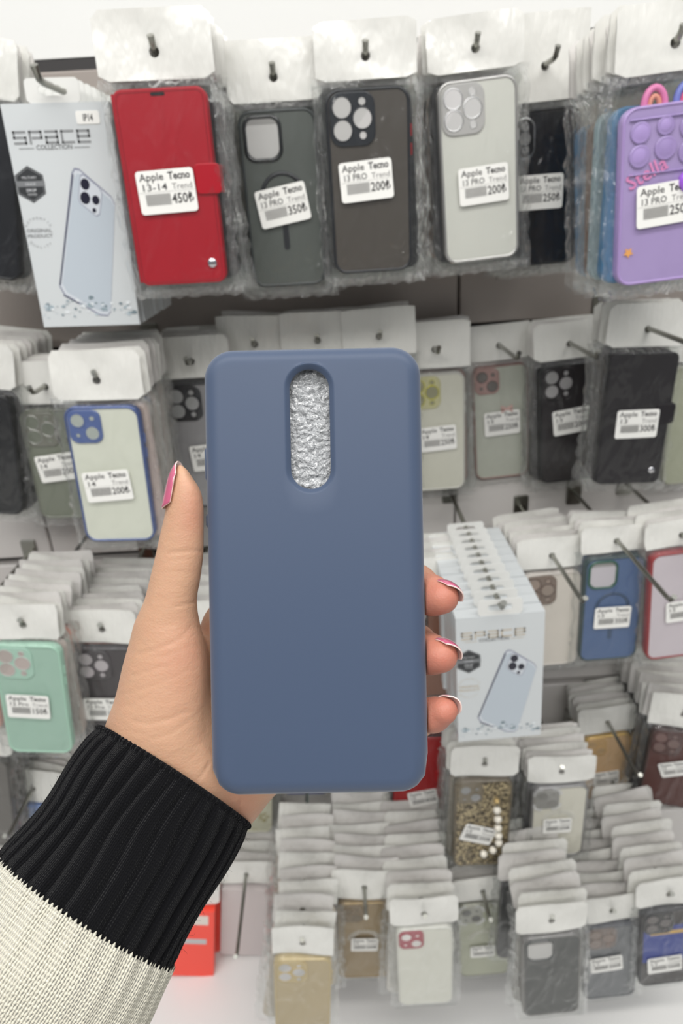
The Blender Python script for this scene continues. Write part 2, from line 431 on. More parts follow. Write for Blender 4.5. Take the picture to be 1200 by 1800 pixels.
STACKN = 0
ORD = ['first', 'second', 'third', 'fourth', 'fifth', 'sixth', 'seventh', 'eighth', 'ninth', 'tenth', 'eleventh', 'twelfth']
def re_cut(label):
    w = label.replace(' in clear film', '').replace(' in film', '').replace(',', '').split()
    return w[:9] if w[8:9] and w[min(8, len(w) - 1)] not in ('with', 'and', 'of', 'the', 'a', 'in', 'left', 'right') else w[:8]
YLOG = []
def hang(st, top, wpx, bot, label, behind=None, n=5, sp=.013, ext=.02, Wd=.078, Hd=None, hh=.052, hw=None, t=.011, hm=None, blabel=None, stick=None, Y=None, hooklabel=None, yaw=0, seed=None, name='packaged_phone_case', group=None, cols=None, ztwist=0, bagx=.012, extra=None, nohook=False, gap=.006, hx=0, hj=1.0):
    global STACKN
    STACKN += 1; seed = STACKN if seed is None else seed; rnd = random.Random(seed * 11 + 5)
    if Y is None:
        Y = Wd / (at(top[0] + wpx / 2, top[1], 1) - at(top[0] - wpx / 2, top[1], 1)).length
    T = at(top[0], top[1], Y); B = at(bot[0], bot[1], Y)
    H = Hd or min((T - B).length, Wd * 2.12); up = (T - B).normalized(); th = math.atan2(up.x, up.z)
    YLOG.append((label[:30], round(Y, 3), round(H, 3), round(Wd, 3), round(math.degrees(th), 1)))
    hm = hm or HEADER; hw = hw or (Wd + .014)
    zt = -(hh * .4 + gap)                 # top of the case below the hook hole
    O = T - up * zt
    e = empty(name, label, 'phone case', group)
    e.location = O; e.rotation_euler = (0, th, math.radians(yaw))
    st = dict(st)
    build_case(e, st, Wd, H, zt, t)
    if name == 'packaged_phone_case':
        link('header_card', header_mesh(hw, hh, -hh * .4, hm, .4, seed), e)
        if st.get('kind') != 'box': link('film_bag', bag_mesh(Wd + bagx * 2, zt + gap + .002, zt - H - bagx, t, FILM, FILMEDGE, seed), e)
    if stick:
        sx, sy, rot, model, price = stick[:5]
        inv = Matrix.Rotation(-th, 3, 'Y') @ Matrix.Rotation(0, 3, 'Z')
        p = inv @ (at(sx, sy, Y) - O)
        k = stick[5] if len(stick) > 5 else 1
        sticker(e, p.x, p.z, -t / 2 - .0022, math.radians(rot) - th * 0, model, price, .050 * k, .0345 * k)
    if extra: extra(e, Wd, H, zt, t)
    # the packets hung behind it
    if n and name == 'packaged_phone_case':
        hd = [header_mesh(hw, hh, -hh * .4, HEADER2 if (q + seed) % 2 else HEADER, .8, seed * 3 + q) for q in range(2)]
        cset = cols or [st.get('fcol', st['col'])]
        protos = []
        for c in cset:
            b = MB(); plate(b, Wd, H, .012, 0, zt - H / 2, -t / 2 + .0005, t / 2, mat(c, .35, coat=.3, key='stacked_case'), er=.0015, k=4); protos.append(b.mesh('stacked_case'))
        bag2 = bag_mesh(Wd + bagx * 2, zt + gap + .002, zt - H - bagx, t, FILM, FILMEDGE, seed + 50)
        gl = blabel or (' '.join(re_cut(label)))
        n = min(n, int((PZ - Y - .012) / sp))
        for q in range(n):
            o = empty('packaged_phone_case', ORD[q] + ' packet back behind the ' + gl, 'phone case', 'packets behind the ' + gl)
            yy = Y + sp * (q + 1)
            o.location = (O.x + rnd.uniform(-.0035, .0035) * hj + hx * (q + 1), yy, O.z + rnd.uniform(-.002, .002))
            o.rotation_euler = (math.radians(rnd.uniform(-1.2, 1.2)), th + math.radians(rnd.uniform(-3.2, 3.2) * hj) * 1, math.radians(yaw + rnd.uniform(-.8, .8)))
            link('header_card', hd[q % 2], o)
            link('case_shell', protos[q % len(protos)], o)
            if st.get('kind') != 'box': link('film_bag', bag2, o)
    if not nohook:
        peg_hook(O.x, O.z + .0012, Y - ext, hooklabel or ('steel peg hook holding the ' + ' '.join(re_cut(label))), group=None)
    return e

# ------------------------------------------------------------------ printed cartons
CARTON = mat((206, 210, 211), .32, coat=.35, key='carton_white')
CARTON_SIDE = mat((226, 226, 222), .4, key='carton_side')
def carton_print(b, w, h, y, gold=False):
    X = lambda u: -w / 2 + u * w
    Z = lambda v: -v * h
    P = lambda L: [(X(u), Z(v)) for u, v in L]
    g1 = mat((138, 140, 141), .4, key='grey_foil') if not gold else mat((196, 186, 168), .4, key='gold_foil')
    dk = mat((50, 52, 54), .4, key='badge_black'); g2 = mat((120, 122, 124), .5, key='badge_grey')
    # lettering S P a c e
    lw, lh, z0, x = .128, .046, .115, .07
    G = {'S': [[(1, 0), (0, 0), (0, .5), (1, .5), (1, 1), (0, 1)]], 'P': [[(0, 1), (0, 0), (1, 0), (1, .55), (.25, .55)]],
         'A': [[(0, 0), (1, 0), (1, 1), (0, 1), (0, .5), (1, .5)]], 'C': [[(1, 0), (0, 0), (0, 1), (1, 1)]], 'E': [[(0, .5), (1, .5), (1, 0), (0, 0), (0, 1), (1, 1)]]}
    for ch in 'SPACE':
        for pl in G[ch]: b.stroke(P([(x + a * lw * .82, z0 + c * lh) for a, c in pl]), .0019, y, g1)
        x += lw + .022
    b.stroke(P([(.1, .183), (.235, .183)]), .0007, y, g1); b.stroke(P([(.62, .183), (.76, .183)]), .0007, y, g1)
    put_text(b, 'COLLECTION', X(.43), Z(.189), .0055, y, mat((110, 112, 113), .5, key='caption_ink'), bold=.02, width=w * .34, align='C')
    # hexagon badge
    cx, cz, R = X(.14), Z(.335), w * .155
    hexa = lambda r: [(cx + r * math.sin(math.radians(60 * k)), cz + r * 1.05 * math.cos(math.radians(60 * k))) for k in range(6)][::-1]
    b.poly(hexa(R), y, dk); b.poly(hexa(R * .93), y - .00004, g2); b.poly(hexa(R * .88), y - .00008, dk)
    b.poly([(cx - R * .9, cz + R * .2), (cx - R * .9, cz - R * .12), (cx + R * .9, cz - R * .12), (cx + R * .9, cz + R * .2)][::1], y - .00012, g2)
    wh = mat((200, 202, 203), .5, key='badge_white')
    put_text(b, 'MILITARY', cx, cz + R * .32, .0032, y - .00016, wh, align='C')
    put_text(b, 'GRADE', cx, cz - R * .04, .003, y - .00016, wh, align='C')
    put_text(b, 'DROP', cx, cz - R * .40, .0034, y - .00016, wh, align='C', bold=.02)
    put_text(b, 'TESTED', cx, cz - R * .62, .0026, y - .00016, wh, align='C')
    # round stamp
    cz2 = Z(.55); R2 = w * .125
    for i, ch in enumerate('AUTHENTIC'):
        a = math.radians(150 - i * 15); put_text(b, ch, cx + R2 * math.cos(a), cz2 + R2 * math.sin(a), .0032, y, g1, rot=a - math.pi / 2, align='C')
    for i, ch in enumerate('QUALITY'):
        a = math.radians(220 + i * 15); put_text(b, ch, cx + R2 * 1.15 * math.cos(a), cz2 + R2 * 1.15 * math.sin(a), .0032, y, g1, rot=a + math.pi / 2, align='C')
    put_text(b, 'ORIGINAL', cx, cz2 + .0008, .0042, y, g1, align='C', bold=.03, width=w * .25)
    put_text(b, 'PRODUCT', cx, cz2 - .0040, .0042, y, g1, align='C', bold=.03, width=w * .25)
    # tilted phone picture
    body = [(.585, .268), (.63, .272), (.90, .395), (.925, .43), (.72, .935), (.68, .955), (.60, .95), (.27, .845), (.235, .80), (.55, .29)]
    def shrink(L, k, dx=0, dy=0):
        mx = sum(p[0] for p in L) / len(L); my = sum(p[1] for p in L) / len(L)
        return [(mx + (p[0] - mx) * k + dx, my + (p[1] - my) * k + dy) for p in L]
    edge = mat((140, 143, 160), .3, key='picture_edge'); lite = mat((205, 210, 216), .3, key='picture_light'); face = mat((186, 195, 203), .35, key='picture_face')
    b.poly(P(body), y, edge); b.poly(P(shrink(body, .975, .004, .001)), y - .00004, lite); b.poly(P(shrink(body, .93, .012, .002)), y - .00008, face)
    b.stroke(P([(.56, .30), (.25, .79)]), .0018, y - .0001, mat((92, 95, 110), .35, key='picture_dark'))
    b.stroke(P([(.27, .845), (.40, .885)]), .0014, y - .0001, mat((92, 95, 110), .35, key='picture_dark'))
    cam_ = [(.63, .30), (.66, .295), (.80, .355), (.82, .38), (.765, .475), (.73, .485), (.59, .425), (.575, .40)]
    b.poly(P(cam_), y - .00012, edge); b.poly(P(shrink(cam_, .94)), y - .00016, lite)
    for u, v, r in ((.665, .34, .0042), (.645, .40, .0046), (.745, .41, .0035), (.715, .455, .0018)):
        q = [(X(u) + r * math.cos(a), Z(v) + r * 1.15 * math.sin(a)) for a in [2 * math.pi * k / 16 for k in range(16)]]
        b.poly(q, y - .0002, mat((38, 38, 52), .2, key='picture_lens'))
    rnd = random.Random(9)
    for k in range(70):
        u = rnd.uniform(.03, .97); v = rnd.gauss(.91, .022); r = rnd.uniform(.0006, .003)
        cpx, cpz = X(u), Z(v)
        q = [(cpx + r * rnd.uniform(.5, 1.5) * math.cos(a), cpz + r * .6 * rnd.uniform(.5, 1.4) * math.sin(a)) for a in [2 * math.pi * j / 7 for j in range(7)]]
        if abs(v - .91) < .05: b.poly(q, y - .00022 - k * .000001, mat(rnd.choice([(150, 165, 172), (185, 196, 202), (120, 135, 142), (228, 232, 234)]), .4, key='splash'))

def carton_meshes(w, h, t):
    b = MB(); b.box(-w / 2, w / 2, 0, t, -h, 0, CARTON)
    # bottom and top tuck seams
    b.box(-w / 2 - .0002, w / 2 + .0002, t * .1, t * .12, -h - .0002, -h + .004, CARTON_SIDE)
    carton = b.mesh('carton')
    b = MB(); tw, th_ = w * .5, .019
    N = 32; outer = rr(tw, th_, .004, 7)
    inn = [(.0145 * math.cos(math.atan2(z / th_, x / tw)), .0052 * math.sin(math.atan2(z / th_, x / tw))) for x, z in outer]
    for ya, yb in ((.0004, .0012),):
        b.rings([off(inn, 0, 0, yb), off(outer, 0, 0, yb), off(outer, 0, 0, ya), off(inn, 0, 0, ya), off(inn, 0, 0, yb)], CARTON_SIDE, False, False, False)
    return carton, b.mesh('hang_tab')

def carton_stack(TL, TR, BL, n, sp, label, blabel, group, sticker_txt=None, gold=False, Wd=.095, ext=.03, t=.016, xs=0, Y=None):
    if Y is None: Y = Wd / (at(*TR, 1) - at(*TL, 1)).length
    T = (at(*TL, Y) + at(*TR, Y)) / 2; d = at(*TR, Y) - at(*TL, Y)
    H = (at(*TL, Y) - at(*BL, Y)).length; th = math.atan2(-d.z, d.x) 
    YLOG.append((label[:30], round(Y, 3), round(H, 3), Wd, round(math.degrees(th), 1)))
    carton, tab = carton_meshes(Wd, H, t)
    b = MB(); carton_print(b, Wd, H, -.0002, gold); prn = b.mesh('front_print')
    up = Matrix.Rotation(th, 3, 'Y') @ Vector((0, 0, 1))
    O = T + up * .0095
    for q in range(n):
        o = empty('boxed_phone_case', label if q == 0 else ORD[q - 1] + ' ' + blabel, 'box', None if q == 0 else group)
        rnd = random.Random(q + 3)
        o.location = O + Vector((xs * q + (rnd.uniform(-.001, .001) if q else 0), sp * q, 0)); o.rotation_euler = (0, th + (math.radians(rnd.uniform(-.5, .5)) if q else 0), 0)
        c = link('carton', carton, o, (0, 0, -.0095))
        link('hang_tab', tab, o)
        if q == 0:
            link('front_print', prn, c)
            if sticker_txt:
                b = MB(); plate(b, .021, .0105, .002, 0, 0, -.0003, .0, STICK, er=.0001)
                s = link('model_sticker', b.mesh(), o, (Wd * .29, -.0002, -.0095 - H * .062))
                b = MB(); put_text(b, sticker_txt, 0, -.0028, .0078, -.0005, INK, bold=.02, width=.009, align='C'); link('printed_text', b.mesh(), s)
    peg_hook(O.x + xs * n / 2, O.z + .003, Y - ext, 'steel peg hook through the tabs of the ' + ('cartons right of the fingertips' if gold else 'cartons at the upper left'), group=None, r=.003, tip=.014)
    return O

# ================================================================== ROW 1
BLK = (30, 30, 33)
carton_stack((0, 183), (190, 178), (38, 574), 9, .0175, 'white printed phone case carton with grey lettering at the upper left, front of its row',
             'white carton back behind the large upper left carton', 'white cartons behind the front one, upper left hook', 'IP14')
hang(dict(kind='wallet', col=(166, 6, 30), rough=.38), (280, 156), 165, (326, 498), 'red wallet phone case with a silver snap in clear film, top row',
     stick=(297, 337, -2, '13-14', '450₺'), cols=[(60, 30, 36), (25, 25, 28), (110, 100, 100)], n=8, hh=.05, hw=.096, ext=.004, t=.013)
hang(dict(col=(86, 90, 86), fcol=(56, 60, 60), cam='open', ccol=(30, 32, 34), ring=(38, 40, 44), rough=.35), (485, 192), 140, (511, 502),
     'grey translucent case with dark magnet ring in clear film, top row', stick=(498, 361, -9, '13 PRO', '350₺'), n=8, hh=.05, cols=[(36, 36, 38), (70, 74, 72)], ext=.004, Wd=.075)
hang(dict(col=(76, 71, 66), fcol=(34, 36, 40), bcol=(150, 30, 36), ccol=(38, 41, 46), rough=.35), (644, 154), 150, (656, 478),
     'smoky translucent case with black camera block and red buttons in clear film, top row', stick=(643, 318, -3.5, '13 PRO', '200₺'), n=8, hh=.046, cols=[(30, 30, 33), (52, 40, 38)], ext=.006)
hang(dict(col=(208, 208, 200), fcol=(190, 188, 186), fmetal=.7, ccol=(182, 180, 178), rcol=(215, 215, 215), rmetal=.8, hcol=(205, 203, 202), rough=.3), (836, 138), 142, (846, 470),
     'clear frosted case with silver chrome rim in film, top row', stick=(847, 325, -1.5, '13 PRO', '200₺'), n=8, hh=.046, cols=[(40, 38, 40), (196, 150, 128), (60, 58, 58)], ext=.01)
hang(dict(col=(24, 24, 30), fcol=(18, 18, 22), cam='pill', ccol=(30, 30, 33), hcol=(120, 120, 120), rough=.2, coat=.6), (955, 190), 130, (950, 465),
     'glossy black case with pill-shaped camera opening in film, half hidden beside the chrome-rimmed one', stick=(945, 338, 1.5, '13 PRO', '250₺'), n=4, hh=.078, cols=[(30, 28, 32), (90, 74, 66), (120, 92, 80)], ext=.04)

def pop_extra(e, w, h, zt, t):
    y0 = -t / 2; pm = mat((166, 144, 198), .35, coat=.3, key='purple_silicone')
    b = MB()
    for (x, z, r) in ((-.026, .020, .008), (-.005, .017, .007), (-.026, .038, .0085), (-.004, .034, .0088), (.016, .020, .0085), (.016, .039, .0085)):
        b.lathe_y(x, zt - z, [(r * 1.08, y0), (r, y0 - .0009), (r * .9, y0 - .0006), (r * .7, y0 - .001), (r * .3, y0 - .0014), (r * .05, y0 - .0015)], pm, 24)
    b.tube([(-w / 2 + .006, y0 - .0003, zt - .010), (w / 2 - .006, y0 - .0003, zt - .010)], .0007, pm); b.tube([(-w / 2 + .006, y0 - .0003, zt - .052), (w / 2 - .006, y0 - .0003, zt - .052)], .0007, pm)
    link('pop_bubbles', b.mesh(), e)
    for sx, c1, c2 in ((-.0135, (226, 130, 180), (222, 150, 130)), (.0135, (120, 130, 205), (220, 90, 130))):
        b = MB(); c1m = mat(c1, .35, key='ear_silicone')
        arc = lambda R, H_: [(sx + R * math.cos(a), 0, zt - .001 + H_ * math.sin(a)) for a in [math.pi * k / 10 for k in range(11)]]
        b.tube(arc(.0088, .0135), .0030, c1m); b.tube(arc(.0042, .0072), .0022, mat(c2, .4, key='ear_inner'))
        link('ear', b.mesh(), e)
    b = MB(); put_text(b, 'Stella', -w / 2 + .008, zt - .064, .017, y0 - .0002, mat((226, 140, 190), .4, key='pink_lettering'), rot=math.radians(24), bold=.01)
    link('printed_text', b.mesh(), e)
    b = MB()
    for sx, sz, c, r in ((-.032, .115, (236, 170, 96), .0048), (.026, .121, (96, 130, 226), .0048)):
        b.poly([(sx + r * (1 if k % 2 else .5) * math.cos(math.radians(36 * k + 18)), zt - sz + r * (1 if k % 2 else .5) * math.sin(math.radians(36 * k + 18))) for k in range(10)][::-1], y0 - .0002, mat(c, .4, key='printed_star'))
    link('printed_stars', b.mesh(), e)
    b = MB()   # plain folded grip disc
    b.lathe_y(.017, zt - .062, [(.009, y0), (.009, y0 - .004), (.0075, y0 - .0055), (.0045, y0 - .006)], mat((160, 96, 216), .25, coat=.4, key='grip_plastic'))
    link('grip_disc', b.mesh(), e)
hang(dict(col=(170, 150, 198), fcol=(176, 150, 206), cam='none', rough=.4, fw=.003), (1178, 180), 172, (1158, 494),
     'purple bubble-pop phone case with pink ear and pink script in film, top row right edge', stick=(1162, 358, -2.5, '13 PRO', '250₺'), n=8, hh=.05,
     cols=[(70, 120, 160), (76, 126, 166), (150, 170, 176), (140, 100, 90), (120, 90, 70), (180, 150, 150)], ext=.01, extra=pop_extra, Wd=.083, sp=.014, gap=.022)
hang(dict(col=(26, 27, 32), fcol=(20, 20, 24), cam='none', rough=.3, lite=True), (-48, 180), 140, (-22, 515), 'black case in film peeking out left of the upper left carton', n=3, nohook=False)

# ================================================================== ROW 2
def red_marks(e, w, h, zt, t):
    b = MB(); put_text(b, 'ARMOR', -w * .4, zt - .07, .012, -t / 2 - .0004, mat((170, 34, 34), .4, key='red_print'), rot=.1); link('printed_text', b.mesh(), e)
hang(dict(col=(28, 28, 30), fcol=(18, 18, 20), cam='none', lite=True, rough=.25, coat=.6), (-40, 690), 120, (-10, 900), 'black case with red side marks in film, second row left edge', n=9, sp=.012, cols=[(22, 22, 24), (34, 34, 36), (120, 30, 34), (20, 20, 22), (28, 28, 30)], hh=.05, ext=.0, extra=red_marks)
hang(dict(col=(122, 126, 112), fcol=(112, 114, 102), ccol=(120, 120, 110), rcol=(190, 190, 185), rmetal=.6, hcol=(116, 120, 108), rough=.3), (88, 718), 112, (128, 908),
     'olive tinted clear case with corner camera openings in film, second row left', stick=(106, 818, -6, '14', '200₺'), n=4, hh=.05, cols=[(110, 112, 104), (140, 138, 130)], ext=.04, sp=.012, Wd=.075)
hang(dict(col=(214, 216, 202), fcol=(78, 96, 146), ccol=(86, 104, 154), cam='dual', hcol=(168, 174, 168), rough=.3, frough=.2, fmetal=.3), (178, 712), 134, (216, 948),
     'clear case with metallic blue rim in film, second row left', stick=(193, 850, -4, '14', '200₺'), n=8, hh=.05, cols=[(206, 184, 176), (196, 190, 180), (170, 160, 152)], ext=.004, sp=.014)
hang(dict(col=(152, 150, 152), fcol=(46, 46, 50), ccol=(44, 44, 48), rough=.35, hcol=(160, 160, 160)), (342, 672), 112, (372, 890),
     'grey case with black rim and camera block in film, left of the held case', stick=(372, 800, -4, '14', '200₺'), n=7, hh=.05, cols=[(40, 38, 40), (110, 102, 98), (60, 56, 56)], ext=.03)
for x, c in ((450, (200, 196, 190)), (560, (70, 66, 70)), (668, (196, 186, 182))):
    hang(dict(col=c, lite=True, rough=.3), (x, 646 - (x - 450) * .06), 108, (x + 12, 880), '%s pale bagged case with header above the held case' % {450: 'leftmost', 560: 'middle', 668: 'rightmost'}[x], n=2, hh=.058, ext=.02)
hang(dict(col=(208, 206, 192), fcol=(190, 188, 180), ccol=(196, 192, 150), rcol=(214, 206, 60), rmetal=.3, hcol=(150, 148, 120), rough=.3), (764, 655), 104, (768, 866),
     'clear case with yellow ringed camera openings in film, right of the held case', stick=(768, 768, -2.5, '14', '250₺'), n=6, hh=.06, cols=[(150, 120, 112), (128, 110, 104), (180, 170, 160)], ext=.035)
def bows(e, w, h, zt, t):
    b = MB(); m = mat((214, 176, 168), .3, coat=.5, key='rose_bow')
    for s in (-1, 1): b.tube([(w * .1 + s * .001, -t / 2 - .001, zt - .062), (w * .1 + s * .007, -t / 2 - .002, zt - .058), (w * .1 + s * .007, -t / 2 - .002, zt - .066), (w * .1 + s * .001, -t / 2 - .001, zt - .062)], .0018, m)
    link('bow_charm', b.mesh(), e)
hang(dict(col=(186, 188, 176), fcol=(150, 118, 112), fmetal=.3, ccol=(168, 136, 130), cam='dual', rcol=(96, 80, 78), hcol=(110, 104, 100), rough=.3), (877, 640), 100, (881, 840),
     'clear case with rosy brown rim and bow charm in film, second row', stick=(880, 741, -1, '13', '250₺'), n=5, hh=.048, cols=[(120, 100, 96), (110, 92, 90), (150, 136, 130)], ext=.10, extra=bows)
hang(dict(col=(46, 42, 44), fcol=(26, 26, 28), bcol=(150, 30, 36), ccol=(46, 42, 44), cam='pro', hcol=(158, 156, 156), rough=.3), (999, 638), 104, (996, 846),
     'dark smoky case with pale lens openings in film, second row right', stick=(1001, 737, -4.5, '13', '200₺'), n=4, hh=.048, cols=[(40, 36, 38), (110, 100, 98), (60, 34, 36)], ext=.10)
hang(dict(kind='wallet', col=(24, 20, 24), rough=.5), (1131, 618), 118, (1096, 846),
     'black wallet case in film, second row right', stick=(1113, 741, -1, '13', '300₺'), n=3, hh=.048, cols=[(44, 36, 36)], ext=.10, t=.016)
hang(dict(col=(170, 172, 150), fcol=(150, 150, 132), rough=.4, lite=True, cam='none'), (1232, 640), 104, (1206, 860),
     'greenish clear case in film at the right edge of the second row', n=6, hh=.056, cols=[(160, 162, 140), (150, 100, 90)], ext=.02)

# ================================================================== ROW 3
hang(dict(col=(160, 192, 175), fcol=(168, 208, 186), ccol=(166, 202, 184), rcol=(190, 190, 184), hcol=(176, 164, 158), rough=.45, coat=.1), (46, 1130), 120, (76, 1318),
     'mint green case in film with white header, third row left', stick=(54, 1235, 2, '12 Pro', '150₺'), n=10, hh=.046, hw=.080, cols=[(206, 186, 176), (190, 178, 170), (226, 150, 130), (200, 194, 188)], ext=.002, sp=.013, hj=1.3)
hang(dict(col=(66, 60, 63), fcol=(56, 52, 56), ccol=(60, 54, 58), rcol=(90, 84, 88), hcol=(176, 170, 172), rough=.4), (184, 1136), 112, (212, 1328),
     'dark plum grey case in film beside the mint green one', stick=(186, 1240, 1, '12 Pro', '150₺'), n=10, hh=.046, hw=.084, cols=[(214, 120, 90), (70, 66, 68), (120, 112, 110)], ext=.002, sp=.013, hj=1.3)
hang(dict(col=(206, 122, 98), fcol=(200, 120, 96), rough=.4, lite=True), (-62, 1140), 112, (-46, 1276), 'terracotta orange case in film at the left edge of the third row', n=3, hh=.046)
hang(dict(col=(196, 192, 188), rough=.35, lite=True), (318, 1120), 105, (336, 1318), 'pale case in film behind the wrist', n=8, hh=.05, ext=.01, sp=.016, hj=1.3)
hang(dict(col=(120, 74, 52), fcol=(60, 42, 36), rough=.4), (742, 1050), 108, (744, 1222), 'brown case with dark rim in film behind the fingertips', n=5, hh=.05, ext=.01, cols=[(40, 36, 38), (120, 112, 104), (170, 160, 150)])
carton_stack((800, 1088), (958, 1074), (806, 1304), 11, .019, 'white phone case carton with faded gold lettering, right of the fingertips, front one',
             'white carton back behind the carton right of the fingertips', 'white cartons behind the front one, third row hook', gold=True, ext=.01, t=.0175)
hang(dict(col=(214, 206, 196), fcol=(206, 198, 190), ccol=(120, 102, 90), rcol=(84, 66, 60), hcol=(150, 134, 122), rough=.35), (968, 1004), 104, (962, 1166),
     'cream case with brown camera surround in film behind the white cartons', n=6, hh=.044, ext=.12, hx=-.0015, cols=[(200, 190, 180), (150, 140, 132)])
hang(dict(col=(72, 98, 140), fcol=(38, 62, 66), ccol=(30, 84, 64), cam='open', ring=(58, 80, 110), hcol=(196, 190, 196), rough=.3), (1081, 976), 106, (1064, 1156),
     'blue case with dark green camera rim and ring in film, third row right', stick=(1072, 1080, 1, '13', '350₺', .95), n=4, hh=.036, ext=.15, cols=[(60, 80, 110), (90, 70, 66)])
hang(dict(col=(206, 196, 202), fcol=(150, 44, 48), cam='none', rough=.35, fw=.0045), (1196, 966), 108, (1182, 1152),
     'white case with thick red rim in film, third row right edge', stick=(1196, 1068, -2, '13', '200₺', .9), n=4, hh=.036, ext=.08, cols=[(130, 50, 50), (200, 190, 186)])

# ================================================================== ROW 4
hang(dict(col=(130, 150, 196), fcol=(120, 150, 210), ccol=(150, 166, 200), cam='dual', hcol=(176, 180, 180), rough=.3), (62, 1412), 92, (84, 1560), 'pale blue case in film left of the black cuff', n=4, hh=.06, ext=.09, cols=[(190, 186, 180), (150, 150, 150)])
hang(dict(col=(100, 96, 92), fcol=(82, 80, 76), rough=.4, lite=True), (-36, 1330), 100, (-14, 1490), 'dark grey case in film at the left edge, fourth row', n=5, hh=.05, ext=.01)
hang(dict(special=speckle('cream_dots', (208, 206, 184), (170, 160, 120), 150, .8), col=(206, 202, 180), fcol=(214, 210, 190), rough=.4, cam='none', bump=.5, bs=260), (436, 1330), 84, (440, 1496), 'cream speckled case in film below the held case, beside the cuff', n=4, hh=.05, ext=.02)
hang(dict(col=(92, 98, 136), fcol=(98, 104, 140), rough=.4, lite=True), (536, 1260), 84, (538, 1428), 'slate violet case bottom showing under the held case', n=3, hh=.05, ext=.01)
hang(dict(col=(150, 196, 180), fcol=(156, 204, 186), rough=.4, lite=True), (640, 1262), 84, (640, 1432), 'mint case bottom showing under the held case', n=3, hh=.05, ext=.01)
hang(dict(kind='wallet', col=(168, 34, 38), rough=.4), (742, 1292), 92, (734, 1440), 'red wallet case in film below the fingertips', stick=(742, 1395, -12, '12', '450₺', .9), n=4, hh=.05, ext=.0, t=.014, cols=[(40, 34, 36), (60, 30, 34)])
def pearls(e, w, h, zt, t):
    b = MB(); pts = [(.017, .032), (.018, .049), (.020, .066), (.021, .083), (.0225, .098), (.0235, .112), (.016, .126), (.003, .133)]
    for k, (x, z) in enumerate(pts):
        r = .0056 if k else .0035; n_ = 8
        b.rings([[(x + r * math.sin(f) * math.cos(a), -t / 2 - .005 - r * math.cos(f) * -1, zt - z + r * math.sin(f) * math.sin(a)) for a in [2 * math.pi * q / 14 for q in range(14)]] for f in [math.pi * (j + .02) / (n_ + .04) for j in range(n_ + 1)]], mat((226, 220, 206) if k else (200, 170, 110), .15, coat=.6, key='pearl'), True, True)
    b.tube([(x, -t / 2 - .005, zt - z) for x, z in pts], .0008, STEEL)
    link('pearl_strap', b.mesh(), e, label='wrist strap of white pearl beads')
glit = dict(special=speckle('gold_glitter', (74, 62, 44), (196, 178, 140), 380, .55, .3), col=(126, 112, 88), fcol=(110, 98, 78), ccol=(120, 108, 88), hcol=(150, 150, 150), rough=.35, metal=.4, bump=1, bs=700, bdist=.0015, cam='dual')
hang(glit, (850, 1368), 100, (842, 1516), 'gold glitter case with a pearl bead strap in film', stick=(838, 1459, 19, '13', '350₺', .92), n=5, hh=.05, ext=.0, extra=pearls, cols=[(120, 110, 90), (60, 56, 54)], Wd=.078, yaw=0)
hang(dict(col=(216, 212, 198), fcol=(150, 148, 148), fmetal=.5, ccol=(150, 148, 144), cam='dual', hcol=(130, 128, 124), rough=.3, stones=True, dots=True), (984, 1378), 98, (974, 1500),
     'clear case with rhinestone camera edge and arched dot emblem in film, fourth row', stick=(976, 1444, 0, '12', '250₺', .8), n=5, hh=.045, ext=.0, cols=[(52, 50, 54), (200, 196, 190)], hx=-.001)
hang(dict(col=(212, 178, 138), fcol=(220, 180, 100), fmetal=.4, ccol=(206, 170, 120), rough=.35, cam='dual', hcol=(190, 160, 120)), (1066, 1290), 84, (1062, 1424),
     'tan gold case in film behind a long empty hook, fourth row right', stick=(1062, 1362, -2, '12', '250₺', .85), n=5, hh=.05, ext=.12, cols=[(210, 200, 184)])
hang(dict(col=(88, 50, 46), fcol=(60, 40, 38), rough=.35, ccol=(80, 50, 48), hcol=(120, 96, 92)), (1194, 1282), 90, (1166, 1412),
     'dark reddish brown case in film leaning at the right edge, fourth row', stick=(1182, 1346, -22, '12', '250₺', .8), n=9, hh=.058, ext=.0, yaw=-16, cols=[(40, 38, 40), (30, 30, 32), (90, 80, 78)], sp=.014)

# ================================================================== ROW 5
def red_card(e, w, h, zt, t):
    b = MB(); b.box(-w * .38, w * .38, -t / 2 - .0004, -t / 2 + .001, zt - .032, zt - .010, mat((226, 216, 206), .4, key='pale_window'))
    b.box(-w * .3, w * .34, -t / 2 - .0004, -t / 2 + .001, zt - .080, zt - .068, mat((190, 190, 190), .4, key='grey_band')); link('printed_panel', b.mesh(), e)
hang(dict(kind='box', col=(250, 72, 52), rough=.4), (336, 1592), 84, (338, 1790), 'bright orange red boxed case beside the black cuff', n=5, hh=.05, ext=.0, t=.02, extra=red_card, sp=.021, cols=[(246, 150, 150), (250, 80, 60)], Wd=.078)
hang(dict(kind='box', col=(204, 194, 192), rough=.4), (432, 1556), 82, (426, 1700), 'pale pinkish grey boxed case behind a long hook, bottom row', n=5, hh=.05, ext=.14, t=.02, sp=.021, cols=[(196, 184, 182)])
hang(dict(col=(186, 168, 132), fcol=(196, 176, 130), fmetal=.2, rough=.3), (532, 1680), 102, (532, 1850), 'pale gold case under a tall fan of white headers, bottom row', n=9, hh=.05, hw=.08, ext=.0, sp=.022, cols=[(200, 190, 176), (180, 160, 150)], hj=2.2, Wd=.076)
def bronze(e, w, h, zt, t): pass
